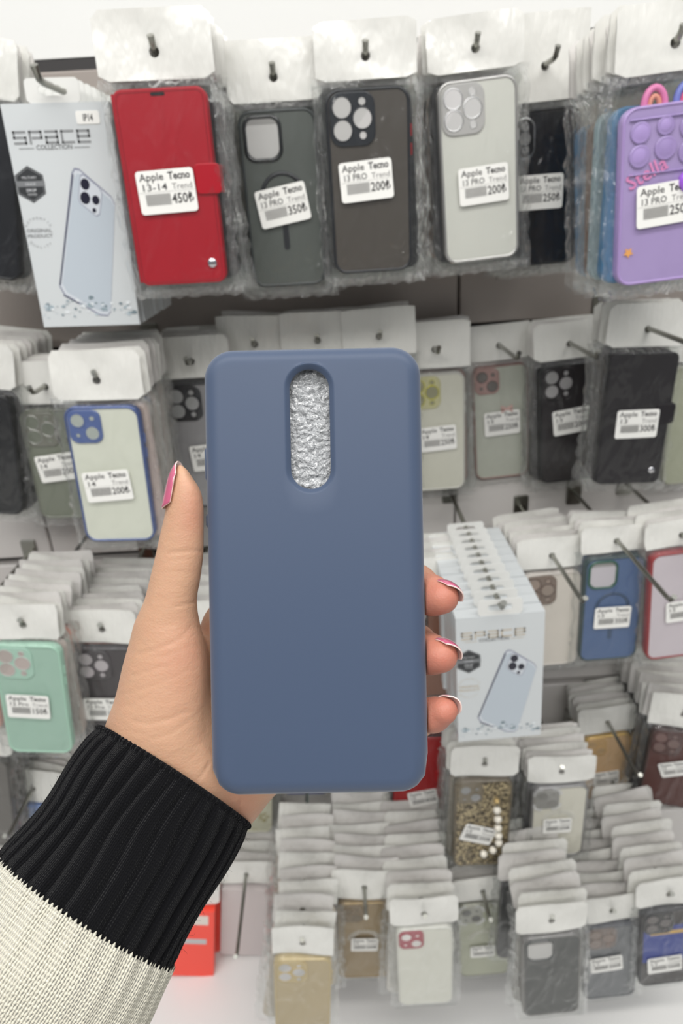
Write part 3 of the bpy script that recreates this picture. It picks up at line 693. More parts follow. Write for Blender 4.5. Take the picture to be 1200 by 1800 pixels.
hang(dict(col=(150, 128, 92), fcol=(150, 126, 84), fmetal=.6, metal=.4, ccol=(120, 100, 70), cam='dual', hcol=(110, 94, 70), rough=.3, bump=.7, bs=60, stretch=(14, 1, 9), dots=True), (640, 1582), 96, (640, 1742),
     'ribbed bronze gold case in film, bottom row', stick=(640, 1652, 2, '11', '200₺', .8), n=7, hh=.055, ext=.05, cols=[(120, 104, 80), (190, 180, 170)], sp=.02, hj=1.6)
hang(dict(col=(222, 221, 210), fcol=(214, 213, 204), cam='dual', ccol=(168, 80, 92), rcol=(168, 80, 92), hcol=(220, 216, 212), rough=.35), (745, 1626), 100, (748, 1786),
     'white case with a wine red camera surround in film, bottom row', n=9, hh=.05, ext=.01, cols=[(214, 210, 204)], sp=.02, hj=1.8)
hang(dict(col=(176, 178, 156), fcol=(150, 150, 136), fmetal=.4, cam='dual', ccol=(160, 160, 150), hcol=(90, 90, 86), rough=.3, stones=True, dots=True), (848, 1584), 92, (850, 1736),
     'olive clear case with rhinestone camera edge in film, bottom row', stick=(846, 1664, 0, '11', '250₺', .75), n=7, hh=.045, ext=.05, cols=[(50, 48, 48), (190, 188, 180)], sp=.02, hj=1.4)
hang(dict(col=(78, 80, 80), fcol=(120, 118, 116), fmetal=.3, cam='open', ccol=(78, 80, 80), hcol=(200, 198, 196), rough=.3), (968, 1640), 104, (966, 1800),
     'dark grey case with one rounded camera opening in film, bottom row', n=9, hh=.05, ext=.0, cols=[(150, 146, 140), (60, 60, 62)], sp=.019, hj=1.8)
hang(dict(col=(104, 106, 110), fcol=(72, 74, 80), ccol=(122, 108, 102), hcol=(140, 124, 116), rough=.35), (1074, 1622), 94, (1066, 1776),
     'medium grey case with brownish camera corner in film, bottom row', stick=(1062, 1686, -5, '11', '200₺', .95), n=9, hh=.05, ext=.005, cols=[(70, 70, 74), (150, 146, 142)], sp=.019, hj=1.8)
def blue_band(e, w, h, zt, t):
    b = MB(); b.box(-w * .5 + .004, w * .5 - .004, -t / 2 + .0002, -t / 2 + .001, zt - .11, zt - .033, mat((58, 74, 150), .4, key='blue_panel'))
    b.box(-w * .33, w * .42, -t / 2 - .0001, -t / 2 + .001, zt - .050, zt - .043, mat((214, 176, 96), .4, key='ochre_bar')); link('printed_panel', b.mesh(), e)
hang(dict(col=(66, 62, 62), fcol=(44, 44, 48), hcol=(110, 104, 104), rough=.35), (1174, 1594), 96, (1164, 1750),
     'dark case with blue panel and ochre bar in film, bottom row right edge', stick=(1164, 1686, -3, '11', '350₺', 1), n=9, hh=.05, ext=.004, extra=blue_band, cols=[(60, 60, 64), (140, 138, 136)], sp=.019, hj=1.8)

# ================================================================== HELD CASE (frame: metres from the lens, x right, y up, z towards the lens)
def to_world(vs, pivot):
    """lens-frame coordinates -> coordinates local to an unrotated object standing at the world point of pivot"""
    A = np.array(vs, dtype=float); R = np.array(RC); p = np.array(pivot)
    return (A - p) @ R.T
def place(p): return Vector((0, 0, CAMZ)) + RC @ Vector(p)

HD = .2435; HW, HH, HT = .0783, .1612, .0098
HROT = math.radians(1.15)
HC = cs(555, 1005.5, HD)
held = empty('phone_case', 'matte slate blue silicone phone case held upright in a hand', 'phone case')
held.matrix_world = Matrix.Translation(place(HC)) @ (RC @ Matrix.Rotation(HROT, 3, 'Z')).to_4x4()
SIL = mat((65, 79, 103), .45, spec=.35, key='slate_blue_silicone', coat=0, bump=.03, bscale=4000)
SILN = SIL.node_tree.nodes['Principled BSDF']
SILN.inputs['Sheen Weight'].default_value = .25; SILN.inputs['Sheen Roughness'].default_value = .5
def build_held():
    # local: x right, y up, z towards the lens, z=0 is the outermost plane of the back
    def loop(d, z, k=14): return [(x, y, z) for x, y in rr(HW - 2 * d, HH - 2 * d, max(.0105 - d, .002), k)]
    hx, hy, hr, hs = -.0011, .0512, .0071, .0144     # camera slot centre, radius, half straight length
    outer = loop(.0062, 0)
    ang = [math.atan2(y - hy, x - hx) for x, y, _ in outer]
    # add samples so both outlines are smooth
    A = sorted(set([round(a, 5) for a in ang] + [round(-math.pi + 2 * math.pi * (i + .5) / 220, 5) for i in range(220)]))
    def hit(poly, a):
        dx, dy = math.cos(a), math.sin(a); best = None
        for (x0, y0), (x1, y1) in zip(poly, poly[1:] + poly[:1]):
            ex, ey = x1 - x0, y1 - y0; den = dx * ey - dy * ex
            if abs(den) < 1e-12: continue
            t = ((x0 - hx) * ey - (y0 - hy) * ex) / den; u = ((x0 - hx) * dy - (y0 - hy) * dx) / den
            if t > 0 and -1e-6 <= u <= 1 + 1e-6: best = t if best is None else min(best, t)
        return hx + dx * best, hy + dy * best
    def rect_ring(d, z): 
        P = [(x, y) for x, y, _ in loop(d, z, 24)]; return [(*hit(P, a), z) for a in A]
    def slot_ring(g, z):
        P = []; r = hr + g
        for q in range(33): t = math.pi * q / 32; P.append((hx + r * math.cos(t), hy + hs + r * math.sin(t)))
        for q in range(33): t = math.pi + math.pi * q / 32; P.append((hx + r * math.cos(t), hy - hs + r * math.sin(t)))
        return [(*hit(P, a), z) for a in A]
    rings = []
    rings.append(rect_ring(.0016, -HT)); rings.append(rect_ring(.0002, -HT)); rings.append(rect_ring(.0, -HT + .0006)); 
    E = .0062
    for t in range(0, 13):
        a = math.pi / 2 * t / 12; rings.append(rect_ring(E * (1 - math.cos(a)) * 1.0, -.0048 * (1 - math.sin(a)) - .0002))
    a_, b_ = rings[-1], slot_ring(.0021, 0)
    for t in (.15, .35, .6, .8, .93):
        rings.append([(p[0] + (q[0] - p[0]) * t, p[1] + (q[1] - p[1]) * t, -.0002 + .0002 * t) for p, q in zip(a_, b_)])
    rings.append(b_); rings.append(slot_ring(.0017, -.0001)); rings.append(slot_ring(.0012, -.0004)); rings.append(slot_ring(.0004, -.0013)); rings.append(slot_ring(0, -.0016)); rings.append(slot_ring(0, -.0026))
    # inside of the shell
    rings.append(slot_ring(.0004, -.0028))
    inn = rect_ring(.0030, -.0030); rings.append(inn); rings.append(rect_ring(.0016, -.006)); rings.append(rect_ring(.0016, -HT))
    b = MB(); b.rings(rings, SIL, False, False)
    return b.mesh('silicone_shell')
link('silicone_shell', build_held(), held)
b = MB()
for y0, y1 in ((.0335, .0455), (.0165, .0215)):
    b.tube([(-HW / 2 + .0007, y, -.0052) for y in (y0, y0 + .001, y1 - .001, y1)], [.0009, .0014, .0014, .0009], SIL, 12)
link('side_buttons', b.mesh(), held)
# foam sheet seen through the camera slot
foam = MB(); rnd = np.random.RandomState(4)
nx, ny = 150, 310; FW, FH = .070, .150
gx, gy = np.meshgrid(np.linspace(-FW / 2, FW / 2, nx), np.linspace(-FH / 2, FH / 2, ny))
hgt = np.zeros_like(gx)
for k in range(5):
    r = rnd.randn(ny, nx); 
    for _ in range(k): r = (r + np.roll(r, 1, 0) + np.roll(r, 1, 1) + np.roll(r, -1, 0) + np.roll(r, -1, 1)) / 3.2
    hgt += r / r.std() * (.00010 + .00001 * k)
vs = np.stack([gx, gy, hgt], -1).reshape(-1, 3)
ii = (np.arange(ny - 1)[:, None] * nx + np.arange(nx - 1)[None, :]).ravel()
foam.v = [tuple(v) for v in vs]
FM = mat((172, 174, 176), .16, coat=1, key='foam_sheet_white', bump=1, bscale=900, bdist=.0016, sss=0)
fs = np.stack([ii, ii + 1, ii + nx + 1, ii + nx], 1); foam.f = fs.tolist(); foam.m = [foam.mi(FM)] * len(fs); foam.sm = [True] * len(fs)
fo = link('foam_sheet', foam.mesh('foam_sheet'))
props(fo, 'crinkled white foam sheet showing through the long camera slot of the blue case', 'packing foam')
fo.matrix_world = held.matrix_world @ Matrix.Translation((0, 0, -.0052))

# ================================================================== HAND
def rcone(P, a, b, ra, rb):
    """distance to a tapered rounded limb"""
    a = np.array(a); b = np.array(b); ba = b - a; L2 = ba @ ba
    t = np.clip(((P - a) @ ba) / L2, 0, 1)
    d = np.sqrt((((P - a) - t[..., None] * ba) ** 2).sum(-1))
    return d - (ra + (rb - ra) * t)
def ell(P, c, r, R=None):
    q = P - np.array(c)
    if R is not None: q = q @ R
    r = np.array(r); k = np.sqrt(((q / r) ** 2).sum(-1)); return (k - 1) * r.min() * .9
def smin(a, b, k):
    h = np.clip(.5 + .5 * (b - a) / k, 0, 1); return b + (a - b) * h - k * h * (1 - h)

def catmull(xs, ys, x):
    return np.interp(x, xs, ys) if len(xs) < 4 else _cr(np.array(xs, float), np.array(ys, float), x)
def _cr(X, Y, x):
    m = np.gradient(Y, X); x = np.clip(x, X[0], X[-1]); i = np.clip(np.searchsorted(X, x) - 1, 0, len(X) - 2)
    h = X[i + 1] - X[i]; t = (x - X[i]) / h
    return (2*t**3-3*t**2+1)*Y[i] + (t**3-2*t**2+t)*h*m[i] + (-2*t**3+3*t**2)*Y[i+1] + (t**3-t**2)*h*m[i+1]

def hand_field(P):
    x, y, z = P[..., 0], P[..., 1], P[..., 2]
    d = -z; px = 600 + x / d * F; py = 900 - y / d * F      # outline is measured where it stands
    # thumb and ball of the thumb: cross-sections down the thumb
    T = [ # py, left, right, depth of centre (m), half depth (m)
        (818, 312, 320, .2470, .0010), (825, 309, 328, .2470, .0035), (838, 304, 337, .2472, .0052), (860, 298, 351, .2475, .0066), (888, 292, 357.5, .2482, .0075), (911, 288, 358, .2488, .0078), (940, 281, 358, .2495, .0080), (970, 274.5, 357.5, .2505, .0084),
        (1014, 264, 352.5, .2520, .0090), (1056, 253, 346, .2540, .0102), (1098, 235, 352, .2570, .0125), (1133, 226, 362, .2590, .0148), (1168, 216, 369, .2605, .0165),
        (1231, 202, 371, .2620, .0180), (1270, 192, 372, .2628, .0186), (1310, 190, 374, .2632, .0186), (1350, 205, 376, .2640, .018), (1400, 240, 380, .2650, .016), (1440, 280, 384, .2650, .013)]
    T = np.array(T); Y = T[:, 0]
    l, r, dc, hd = (catmull(Y, T[:, k], py) for k in (1, 2, 3, 4))
    c = (l + r) / 2; a = np.maximum((r - l) / 2, 2) * dc / F
    u = (px - c) / F * dc; w = d - dc
    k = ((np.abs(u) / a) ** 2.15 + (np.abs(w) / hd) ** 2.15) ** (1 / 2.15)
    g = (k - 1) * np.minimum(a, hd) * .95
    g = np.maximum(g, (816 - py) * .0002); g = np.maximum(g, (py - 1440) * .0002)
    thumb = g
    # palm, knuckle roots
    mcp = dict(i=cs(404, 1106, .2760), m=cs(470, 1135, .2800), r=cs(512, 1200, .2805), p=cs(528, 1275, .2780))
    wrist = cs(338, 1352, .272)
    palm = ell(P, cs(330, 1350, .2715), (.0275, .026, .0155), None)
    for k_, ra, rb in (('i', .0150, .0105), ('m', .0150, .0112), ('r', .0150, .0108), ('p', .0140, .0098)):
        palm = smin(palm, rcone(P, wrist, mcp[k_], ra, rb), .010)
    palm = smin(palm, rcone(P, cs(392, 1382, .2700), cs(505, 1300, .2745), .0135, .0125), .008)   # heel of the hand
    palm = smin(palm, rcone(P, cs(366, 1392, .2680), cs(404, 1392, .2680), .0125, .0105), .006)
    # forearm, a flattened tube running into the sleeve
    a0 = np.array(cs(325, 1345, .2715)); a1 = np.array(cs(95, 1745, .2480)); ax = a1 - a0; L = np.linalg.norm(ax); ax /= L
    sd = np.cross(ax, [0, 0, 1.0]); sd /= np.linalg.norm(sd); up = np.cross(sd, ax)
    q = P - a0; v = q @ ax; us = q @ sd; uw = q @ up; t = np.clip(v / L, 0, 1)
    hw = .0265 + .006 * t; ht = .0175 + .009 * t
    arm = (np.sqrt((us / hw) ** 2 + (uw / ht) ** 2) - 1) * ht
    arm = np.maximum(arm, -v - .004); arm = np.maximum(arm, v - L)
    body = smin(smin(thumb, palm, .007), arm, .012)
    # fingers
    fing = None
    J = {
     'index': [mcp['i'], cs(462, 985, .2880), cs(520, 905, .2845), cs(560, 850, .2720)],
     'middle': [mcp['m'], cs(615, 1030, .2960), cs(729, 1031, .2660), cs(777, 1050, .2482)],
     'ring': [mcp['r'], cs(625, 1128, .2960), cs(727, 1134, .2660), cs(775, 1153, .2482)],
     'little': [mcp['p'], cs(640, 1248, .2900), cs(728, 1262, .2650), cs(780, 1249, .2490)]}
    Rr = {'index': (.0105, .0094, .0084, .0068), 'middle': (.0112, .0096, .0084, .0060), 'ring': (.0108, .0094, .0082, .0060), 'little': (.0098, .0084, .0075, .0050)}
    for kf, js in J.items():
        f = None
        for s in range(3):
            gq = rcone(P, js[s], js[s + 1], Rr[kf][s], Rr[kf][s + 1]); f = gq if f is None else smin(f, gq, .003)
        # pad of the fingertip, fuller on the palm side
        tip = np.array(js[3]); pr = np.array(js[2]); fd = tip - pr; fd /= np.linalg.norm(fd)
        padc = tip - fd * .006 + np.array((-.0008, -.0012, .0006)); f = smin(f, np.sqrt(((P - padc) ** 2).sum(-1)) - (.0068 if kf != 'little' else .0058), .003)
        fing = f if fing is None else smin(fing, f, .0008)
    body = smin(body, fing, .005)
    # skin yields to the case it presses against
    Rm = np.array(Matrix.Rotation(HROT, 3, 'Z')); q = (P - np.array(HC)) @ Rm
    q = q + np.array([0, 0, HT / 2 + .0001]); qa = np.abs(q) - np.array([HW / 2 - .004, HH / 2 - .008, HT / 2 - .0040])
    qo = np.maximum(qa, 0); cse = np.sqrt((qo ** 2).sum(-1)) + np.minimum(qa.max(-1), 0) - .0040
    hv = -(cse - .0002); kk = .0012
    h2 = np.clip(.5 - .5 * (hv - body) / kk, 0, 1)
    return hv + (body - hv) * h2 + kk * h2 * (1 - h2), J

def surface_nets(Fv, o, h):
    nx, ny, nz = Fv.shape; S = Fv < 0
    cnt = np.zeros((nx - 1, ny - 1, nz - 1), np.uint8); acc = np.zeros((nx - 1, ny - 1, nz - 1, 3), np.float32)
    Cn = [(i, j, k) for i in (0, 1) for j in (0, 1) for k in (0, 1)]
    sl = lambda c: tuple(slice(c[i], Fv.shape[i] - 1 + c[i]) for i in range(3))
    for a in Cn:
        for ax in range(3):
            if a[ax]: continue
            b_ = tuple(1 if i == ax else a[i] for i in range(3)); fa, fb = Fv[sl(a)], Fv[sl(b_)]
            x = (fa < 0) != (fb < 0); t = np.where(x, fa / np.where(x, fa - fb, 1), 0)
            cnt += x
            for i in range(3): acc[..., i] += x * (a[i] + (t if i == ax else 0))
    m = cnt > 0; idx = -np.ones(cnt.shape, np.int64); idx[m] = np.arange(m.sum())
    base = np.argwhere(m); vs = (base + acc[m] / cnt[m][:, None]) * h + np.array(o)
    quads = []
    for ax in range(3):
        u, v = (ax + 1) % 3, (ax + 2) % 3
        s0 = [slice(1, n_ - 1) for n_ in Fv.shape]; s0[ax] = slice(0, Fv.shape[ax] - 1); s1 = list(s0); s1[ax] = slice(1, Fv.shape[ax])
        A, B = S[tuple(s0)], S[tuple(s1)]; e = np.argwhere(A != B); off_ = np.array([1, 1, 1]); off_[ax] = 0; e = e + off_
        flip = S[tuple(e.T)]
        def g(du, dv): q = e.copy(); q[:, u] -= du; q[:, v] -= dv; return idx[tuple(q.T)]
        Q = np.stack([g(1, 1), g(0, 1), g(0, 0), g(1, 0)], 1); Q[~flip] = Q[~flip][:, ::-1]; quads.append(Q)
    return vs, np.concatenate(quads)

hh_ = .0008
lo = np.array([-.110, -.185, -.318]); hi = np.array([.050, .020, -.222])
ax_ = [np.arange(lo[i], hi[i], hh_) for i in range(3)]
# coarse pass to find the cells near the skin, then the fine field
FV = np.empty([len(a) for a in ax_], np.float32)
for i0 in range(0, len(ax_[0]), 20):
    G = np.stack(np.meshgrid(ax_[0][i0:i0 + 20], ax_[1], ax_[2], indexing='ij'), -1)
    f_, JJ = hand_field(G); FV[i0:i0 + 20] = f_
HV, HQ = surface_nets(FV, lo, hh_)
del FV
# light relaxing
nb = np.zeros((len(HV), 3)); nc = np.zeros(len(HV))
for it in range(2):
    nb[:] = 0; nc[:] = 0
    for a_i, b_i in ((0, 1), (1, 2), (2, 3), (3, 0)):
        np.add.at(nb, HQ[:, a_i], HV[HQ[:, b_i]]); np.add.at(nc, HQ[:, a_i], 1)
    HV = HV * .5 + .5 * nb / np.maximum(nc, 1)[:, None]
# skin creases pressed into the surface facing the lens
dz = -HV[:, 2]; PX = 600 + HV[:, 0] / dz * F; PY = 900 - HV[:, 1] / dz * F
e1 = HV[HQ[:, 2]] - HV[HQ[:, 0]]; e2 = HV[HQ[:, 3]] - HV[HQ[:, 1]]; fn = np.cross(e1, e2); vn = np.zeros_like(HV)
for k in range(4): np.add.at(vn, HQ[:, k], fn)
vn /= np.linalg.norm(vn, axis=1)[:, None] + 1e-12
if (vn[:, 2] * (HV[:, 2] > np.median(HV[:, 2]))).mean() < 0: HQ = HQ[:, ::-1]; vn = -vn
CRE = [([(296, 973), (325, 969), (357, 968)], .00028, 3.2), ([(305, 984), (335, 981)], .00012, 3), ([(308, 1066), (330, 1061), (346, 1058)], .00035, 2.6),
       ([(244, 1150), (285, 1138), (318, 1122), (336, 1102)], .00022, 4), ([(232, 1188), (262, 1180), (286, 1170)], .00012, 3), ([(212, 1222), (250, 1212), (292, 1196), (330, 1180)], .00012, 3),
       ([(236, 1268), (262, 1272), (296, 1264), (330, 1250)], .00022, 4), ([(212, 1244), (240, 1236), (262, 1222)], .0001, 3), ([(268, 1300), (300, 1290), (340, 1262), (356, 1246)], .00012, 3.5),
       ([(350, 1368), (360, 1356), (368, 1340)], .0003, 3), ([(415, 1440), (421, 1424), (422, 1408)], .0004, 3), ([(262, 1158), (300, 1150), (334, 1136)], .0001, 3), ([(300, 1330), (330, 1322), (356, 1304)], .0001, 3)]
dis = np.zeros(len(HV)); front = vn[:, 2] > .1
for pl, dep, wd in CRE:
    dmin = np.full(len(HV), 1e9)
    for (x0, y0), (x1, y1) in zip(pl, pl[1:]):
        ex, ey = x1 - x0, y1 - y0; t = np.clip(((PX - x0) * ex + (PY - y0) * ey) / (ex * ex + ey * ey), 0, 1)
        dmin = np.minimum(dmin, np.hypot(PX - x0 - t * ex, PY - y0 - t * ey))
    dis += dep * np.exp(-(dmin / wd) ** 2)
HV = HV - vn * (dis * front)[:, None]
# natural pigment: redder finger ends, pale ball of the thumb
red = np.zeros(len(HV))
for kf in ('middle', 'ring', 'little', 'index'):
    red = np.maximum(red, np.exp(-(np.linalg.norm(HV - np.array(JJ[kf][3]), axis=1) / .017) ** 2))
red = np.maximum(red, .42 * np.exp(-((PX - 338) / 26) ** 2 - ((PY - 900) / 52) ** 2))
red = np.maximum(red, .30 * np.exp(-((PX - 330) / 50) ** 2 - ((PY - 1160) / 70) ** 2))
red = np.maximum(red, .35 * np.exp(-((PX - 420) / 40) ** 2 - ((PY - 1420) / 40) ** 2))

person = empty('person', "person's left hand in a knit sleeve, palm forward, gripping the blue phone case", 'person')
PIV = cs(325, 1345, .2715); person.location = place(PIV)
def person_mesh(name, V, Q, m, smooth=True, parent=None):
    me = bpy.data.meshes.new(name); me.from_pydata([tuple(v) for v in to_world(V, PIV)], [], [list(map(int, q)) for q in Q]); me.materials.append(m)
    me.polygons.foreach_set('use_smooth', [smooth] * len(me.polygons)); me.update()
    return link(name, me, parent or person)
SKIN = bpy.data.materials.new('skin'); SKIN.use_nodes = True
nt = SKIN.node_tree; bs = nt.nodes['Principled BSDF']
at_ = nt.nodes.new('ShaderNodeAttribute'); at_.attribute_name = 'flush'
mx = nt.nodes.new('ShaderNodeMix'); mx.data_type = 'RGBA'
mx.inputs[6].default_value = s2l((198, 156, 127)); mx.inputs[7].default_value = s2l((186, 117, 99))
nz = nt.nodes.new('ShaderNodeTexNoise'); nz.inputs['Scale'].default_value = 90; nz.inputs['Detail'].default_value = 4
tc = nt.nodes.new('ShaderNodeTexCoord'); ad = nt.nodes.new('ShaderNodeMath'); ad.operation = 'MULTIPLY_ADD'; ad.inputs[1].default_value = .35; ad.use_clamp = True
sb = nt.nodes.new('ShaderNodeMath'); sb.operation = 'SUBTRACT'; sb.inputs[1].default_value = .5
L = nt.links.new
L(tc.outputs['Object'], nz.inputs['Vector']); L(nz.outputs['Fac'], sb.inputs[0]); L(sb.outputs[0], ad.inputs[0]); L(at_.outputs['Fac'], ad.inputs[2])
L(ad.outputs[0], mx.inputs[0]); L(mx.outputs[2], bs.inputs['Base Color'])
bs.inputs['Roughness'].default_value = .48; bs.inputs['Specular IOR Level'].default_value = .4
bs.inputs['Subsurface Weight'].default_value = .25; bs.inputs['Subsurface Radius'].default_value = (.0040, .0016, .0009); bs.inputs['Subsurface Scale'].default_value = 1.0
n2 = nt.nodes.new('ShaderNodeTexVoronoi'); n2.inputs['Scale'].default_value = 1300; n3 = nt.nodes.new('ShaderNodeTexNoise'); n3.inputs['Scale'].default_value = 260; n3.inputs['Detail'].default_value = 4
mp = nt.nodes.new('ShaderNodeMapping'); mp.inputs['Rotation'].default_value = (0, .5, .4); mp.inputs['Scale'].default_value = (.5, 1, 1.4)
L(tc.outputs['Object'], mp.inputs[0]); L(mp.outputs[0], n3.inputs['Vector']); L(tc.outputs['Object'], n2.inputs['Vector'])
b1 = nt.nodes.new('ShaderNodeBump'); b1.inputs['Strength'].default_value = .22; b1.inputs['Distance'].default_value = .0003
b2 = nt.nodes.new('ShaderNodeBump'); b2.inputs['Strength'].default_value = .30; b2.inputs['Distance'].default_value = .0008
L(n2.outputs['Distance'], b1.inputs['Height']); L(n3.outputs['Fac'], b2.inputs['Height']); L(b1.outputs[0], b2.inputs['Normal']); L(b2.outputs[0], bs.inputs['Normal'])
hand = person_mesh('hand', HV, HQ, SKIN)
fa = hand.data.attributes.new('flush', 'FLOAT', 'POINT'); fa.data.foreach_set('value', red.astype(np.float32))

# nails
NAIL = mat((196, 92, 124), .14, coat=1.0, key='pink_nail_varnish'); NEDGE = mat((240, 214, 206), .3, coat=.6, key='nail_edge')
def nail(tip, back, nrm, Ln, r, span=62, over=.0022, lift=.0003, endr=None, shift=0):
    tip = np.array(tip); fd = tip - np.array(back); fd /= np.linalg.norm(fd)
    n = np.array(nrm, float); n -= fd * (n @ fd); n /= np.linalg.norm(n); bb = np.cross(fd, n)
    NU, NV = 16, 14; V = []
    for lay in (0, 1):
        for j in range(NV + 1):
            s = j / NV                       # 0 cuticle, 1 free edge
            for i in range(NU + 1):
                w = i / NU * 2 - 1
                along = -Ln * (1 - s) + (over + endr_ if (endr_ := (endr or r) * .75) else 0)
                along += Ln * (-.22 * w * w * (1 - s) * -1 + -.20 * w * w * s)
                th = math.radians(span) * w * (1 - .12 * s * s)
                over_t = max(0, along) / (r + over)
                rad = r * (1 - .34 * over_t ** 2) + lift - lay * .0005 + .0002 * math.sin(s * math.pi)
                p = tip + fd * (along + shift) + n * (rad * math.cos(th)) + bb * (rad * math.sin(th))
                V.append(p)
    Q = []; K = (NU + 1) * (NV + 1); mi_ = []
    for j in range(NV):
        for i in range(NU):
            a = j * (NU + 1) + i; Q.append((a, a + 1, a + NU + 2, a + NU + 1)); mi_.append(0)
            Q.append((K + a, K + a + NU + 1, K + a + NU + 2, K + a + 1)); mi_.append(1)
    for i in range(NU): a = NV * (NU + 1) + i; Q.append((a, a + 1, K + a + 1, K + a)); mi_.append(1)
    for i in range(NU): a = i; Q.append((a, K + a, K + a + 1, a + 1)); mi_.append(1)
    for j in range(NV):
        a = j * (NU + 1); c_ = a + NU
        Q.append((a, a + NU + 1, K + a + NU + 1, K + a)); mi_.append(1); Q.append((c_, K + c_, K + c_ + NU + 1, c_ + NU + 1)); mi_.append(1)
    o = person_mesh('fingernail', np.array(V), Q, NAIL, True, hand); o.data.materials.append(NEDGE)
    o.data.polygons.foreach_set('material_index', mi_); o['label'] = 'pink varnished fingernail'
    return o
nail(cs(330, 850, .2475), cs(317, 905, .2485), (-1, .1, -.10), .0184, .0069, span=68, over=.0016, endr=.0072)
nail(JJ['middle'][3], JJ['middle'][2], (.60, .72, -.30), .0100, .0062)
nail(JJ['ring'][3], JJ['ring'][2], (.60, .72, -.30), .0100, .0062)
nail(JJ['little'][3], JJ['little'][2], (.62, .55, -.55), .0085, .0050)
nail(JJ['index'][3], JJ['index'][2], (.1, .3, -1), .0100, .0068)

# sleeve: black ribbed cuff, cream knit above it
A0 = np.array(cs(308, 1361, .2665)); A1 = np.array(cs(150, 1603, .2420)); AX = A1 - A0; CL = np.linalg.norm(AX); AX /= CL
SD = np.cross(AX, [0, 0, 1.0]); SD /= np.linalg.norm(SD); UPV = np.cross(SD, AX)
if SD[0] < 0: SD = -SD; UPV = -UPV
def tube_pt(v, th, rad=0, jit=0):
    t = v / CL
    a = .0343 + .0016 * min(max(t, 0), 3) + .0004 * math.sin(t * 5 + 1) + .0012 * math.sin(t * 7.5) * (1 if math.cos(th) < 0 else .15)
    bq = .0262 + .004 * min(max(t, 0), 3)
    ct, st_ = math.cos(th), math.sin(th); nrm = math.hypot(ct / a, st_ / bq)
    return A0 + AX * v + SD * ((a + rad) * ct) + UPV * ((bq + rad) * st_)
CUFF = bpy.data.materials.new('black_rib_knit'); CUFF.use_nodes = True
def knit_nodes(m, col, su, sv, depth, rough=.95, sheen=.3):
    nt = m.node_tree; bs = nt.nodes['Principled BSDF']; L = nt.links.new
    bs.inputs['Base Color'].default_value = s2l(col); bs.inputs['Roughness'].default_value = rough; bs.inputs['Specular IOR Level'].default_value = .15
    bs.inputs['Sheen Weight'].default_value = sheen; bs.inputs['Sheen Roughness'].default_value = .4
    uv = nt.nodes.new('ShaderNodeUVMap'); sp = nt.nodes.new('ShaderNodeSeparateXYZ'); L(uv.outputs[0], sp.inputs[0])
    def M(op, a, b_=None, c_=None):
        n_ = nt.nodes.new('ShaderNodeMath'); n_.operation = op
        for k, q in enumerate((a, b_, c_)):
            if q is None: continue
            if isinstance(q, (int, float)): n_.inputs[k].default_value = q
            else: L(q, n_.inputs[k])
        return n_.outputs[0]
    u = M('MULTIPLY', sp.outputs[0], su); fu = M('SUBTRACT', M('FRACT', u), .5); au = M('ABSOLUTE', fu)
    v = M('ADD', M('MULTIPLY', sp.outputs[1], sv), M('MULTIPLY', au, 1.5))      # V-shaped stitches
    sv_ = M('SINE', M('MULTIPLY', v, 6.2832)); col_ = M('SINE', M('MULTIPLY', au, 6.2832))
    h_ = M('ADD', M('MULTIPLY', sv_, .45), M('MULTIPLY', col_, 1.5))
    nzz = nt.nodes.new('ShaderNodeTexNoise'); nzz.inputs['Scale'].default_value = 2500; tcc = nt.nodes.new('ShaderNodeTexCoord'); L(tcc.outputs['Object'], nzz.inputs['Vector'])
    h_ = M('ADD', h_, M('MULTIPLY', nzz.outputs['Fac'], .8))
    bp = nt.nodes.new('ShaderNodeBump'); bp.inputs['Strength'].default_value = .9; bp.inputs['Distance'].default_value = depth
    L(h_, bp.inputs['Height']); L(bp.outputs[0], bs.inputs['Normal'])
CREAM = bpy.data.materials.new('cream_knit'); CREAM.use_nodes = True
RIBS = 32
knit_nodes(CUFF, (13, 13, 16), RIBS * 5, 90, .0003, sheen=.05)
knit_nodes(CREAM, (232, 227, 208), RIBS * 4, 62, .0006, sheen=.3)
def knit_tube(name, v0, v1, nv, nth, radf, m, endf=None, parent=None):
    V = []; UV = []
    for j in range(nv + 1):
        for i in range(nth):
            th = 2 * math.pi * i / nth; v = v0 + (v1 - v0) * j / nv
            if endf and j == 0: v += endf(i)
            V.append(tube_pt(v, th, radf(v, th, j / nv))); 
    Q = []
    for j in range(nv):
        for i in range(nth):
            k = (i + 1) % nth; Q.append((j * nth + i, j * nth + k, (j + 1) * nth + k, (j + 1) * nth + i))
    o = person_mesh(name, np.array(V), Q, m, True, parent)
    uvl = o.data.uv_layers.new(name='UVMap'); buf = []
    for q in Q:
        i0 = q[0] % nth
        for n_, ix in enumerate(q):
            ii_ = i0 + 1 if n_ in (1, 2) else i0
            buf += [ii_ / nth, (v0 + (v1 - v0) * (ix // nth) / nv) / .1]
    uvl.data.foreach_set('uv', buf)
    return o
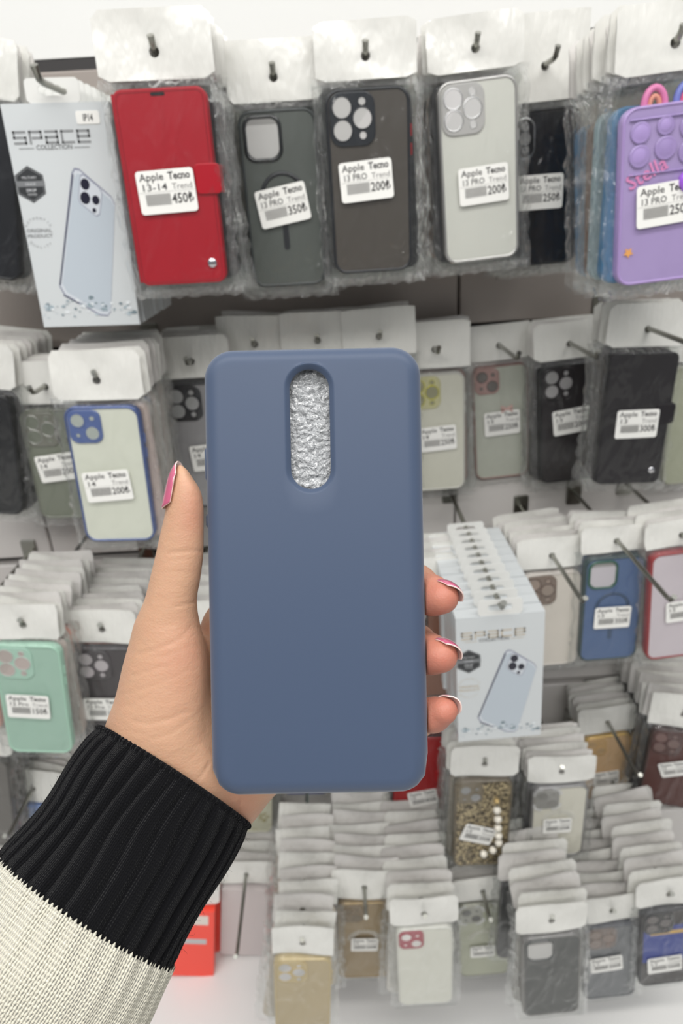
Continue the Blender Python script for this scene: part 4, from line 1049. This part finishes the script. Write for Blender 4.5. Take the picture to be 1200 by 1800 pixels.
def rib(v, th, t):
    ph = RIBS * th + 1.1 * math.sin(v * 75 + 3 * math.cos(th)) + .5 * math.sin(v * 170 + 5 * th)
    r = .0009 * (1 - 2 * (.5 + .5 * math.cos(ph)) ** 3) * min(1, max(0, v) / .006) * min(1, max(0, CL + .004 - v) / .008) + .0004 * math.sin(v * 120 + 3 * th) * min(1, max(0, v) / .01) * min(1, max(0, CL + .004 - v) / .01)
    # bead of the bound edge, and a turned-in lip
    e = v / .0022
    if e < 1: r += .0007 * math.sin(max(e, 0) * math.pi) + .00045 * math.sin(th * 100)
    return r
sleeve = None
def cuff_rad(v, th, t): return rib(v, th, t)
cuffo = knit_tube('ribbed_cuff', -.0002, CL + .004, 150, RIBS * 15, lambda v, th, t: rib(v, th, t) - (.0035 if v < .0001 else 0) , CUFF)
cuffo['label'] = 'black ribbed knit cuff'
slv = knit_tube('knit_sleeve', CL - .0005, CL + .130, 150, RIBS * 12, lambda v, th, t: .0012 + .0005 * math.sin(RIBS * th * 1.0 + 2 * math.sin(v * 50)) * math.exp(-t * 6) + .0016 * math.sin(v * 95 + 2.5 * math.cos(th + .6)) * min(1, t * 5) + .001 * math.sin(v * 210 + 4 * th) * min(1, t * 4),
                CREAM, endf=lambda i: -.0010 * (1 if (i % 3) == 1 else -.2))
slv['label'] = 'cream white knit sleeve'
# lining so the cuff has an inner side
lin = knit_tube('cuff_lining', .0, .030, 8, 120, lambda v, th, t: -.0028, CUFF)
# stray fibres of the knit along the cuff
fb = MB(); rf = random.Random(21)
for k in range(420):
    th = rf.uniform(0, 2 * math.pi); v = rf.uniform(.001, CL); p = tube_pt(v, th, rib(v, th, 0)); q = tube_pt(v, th, .01); nrm = (q - p) / np.linalg.norm(q - p)
    tx = np.array([rf.gauss(0, 1) for _ in range(3)]); tx /= np.linalg.norm(tx); ln = rf.uniform(.0008, .0024)
    pts = [p + nrm * ln * .8 * math.sin(s * 2.2) + tx * ln * s for s in (0, .33, .66, 1)]
    fb.tube([tuple(x) for x in to_world(pts, PIV)], [.00004, .00004, .00003, .00002], CUFF, 3)
fz = link('stray_fibres', fb.mesh('stray_fibres'), cuffo); fz['kind'] = 'stuff'

#YLOGPRINT
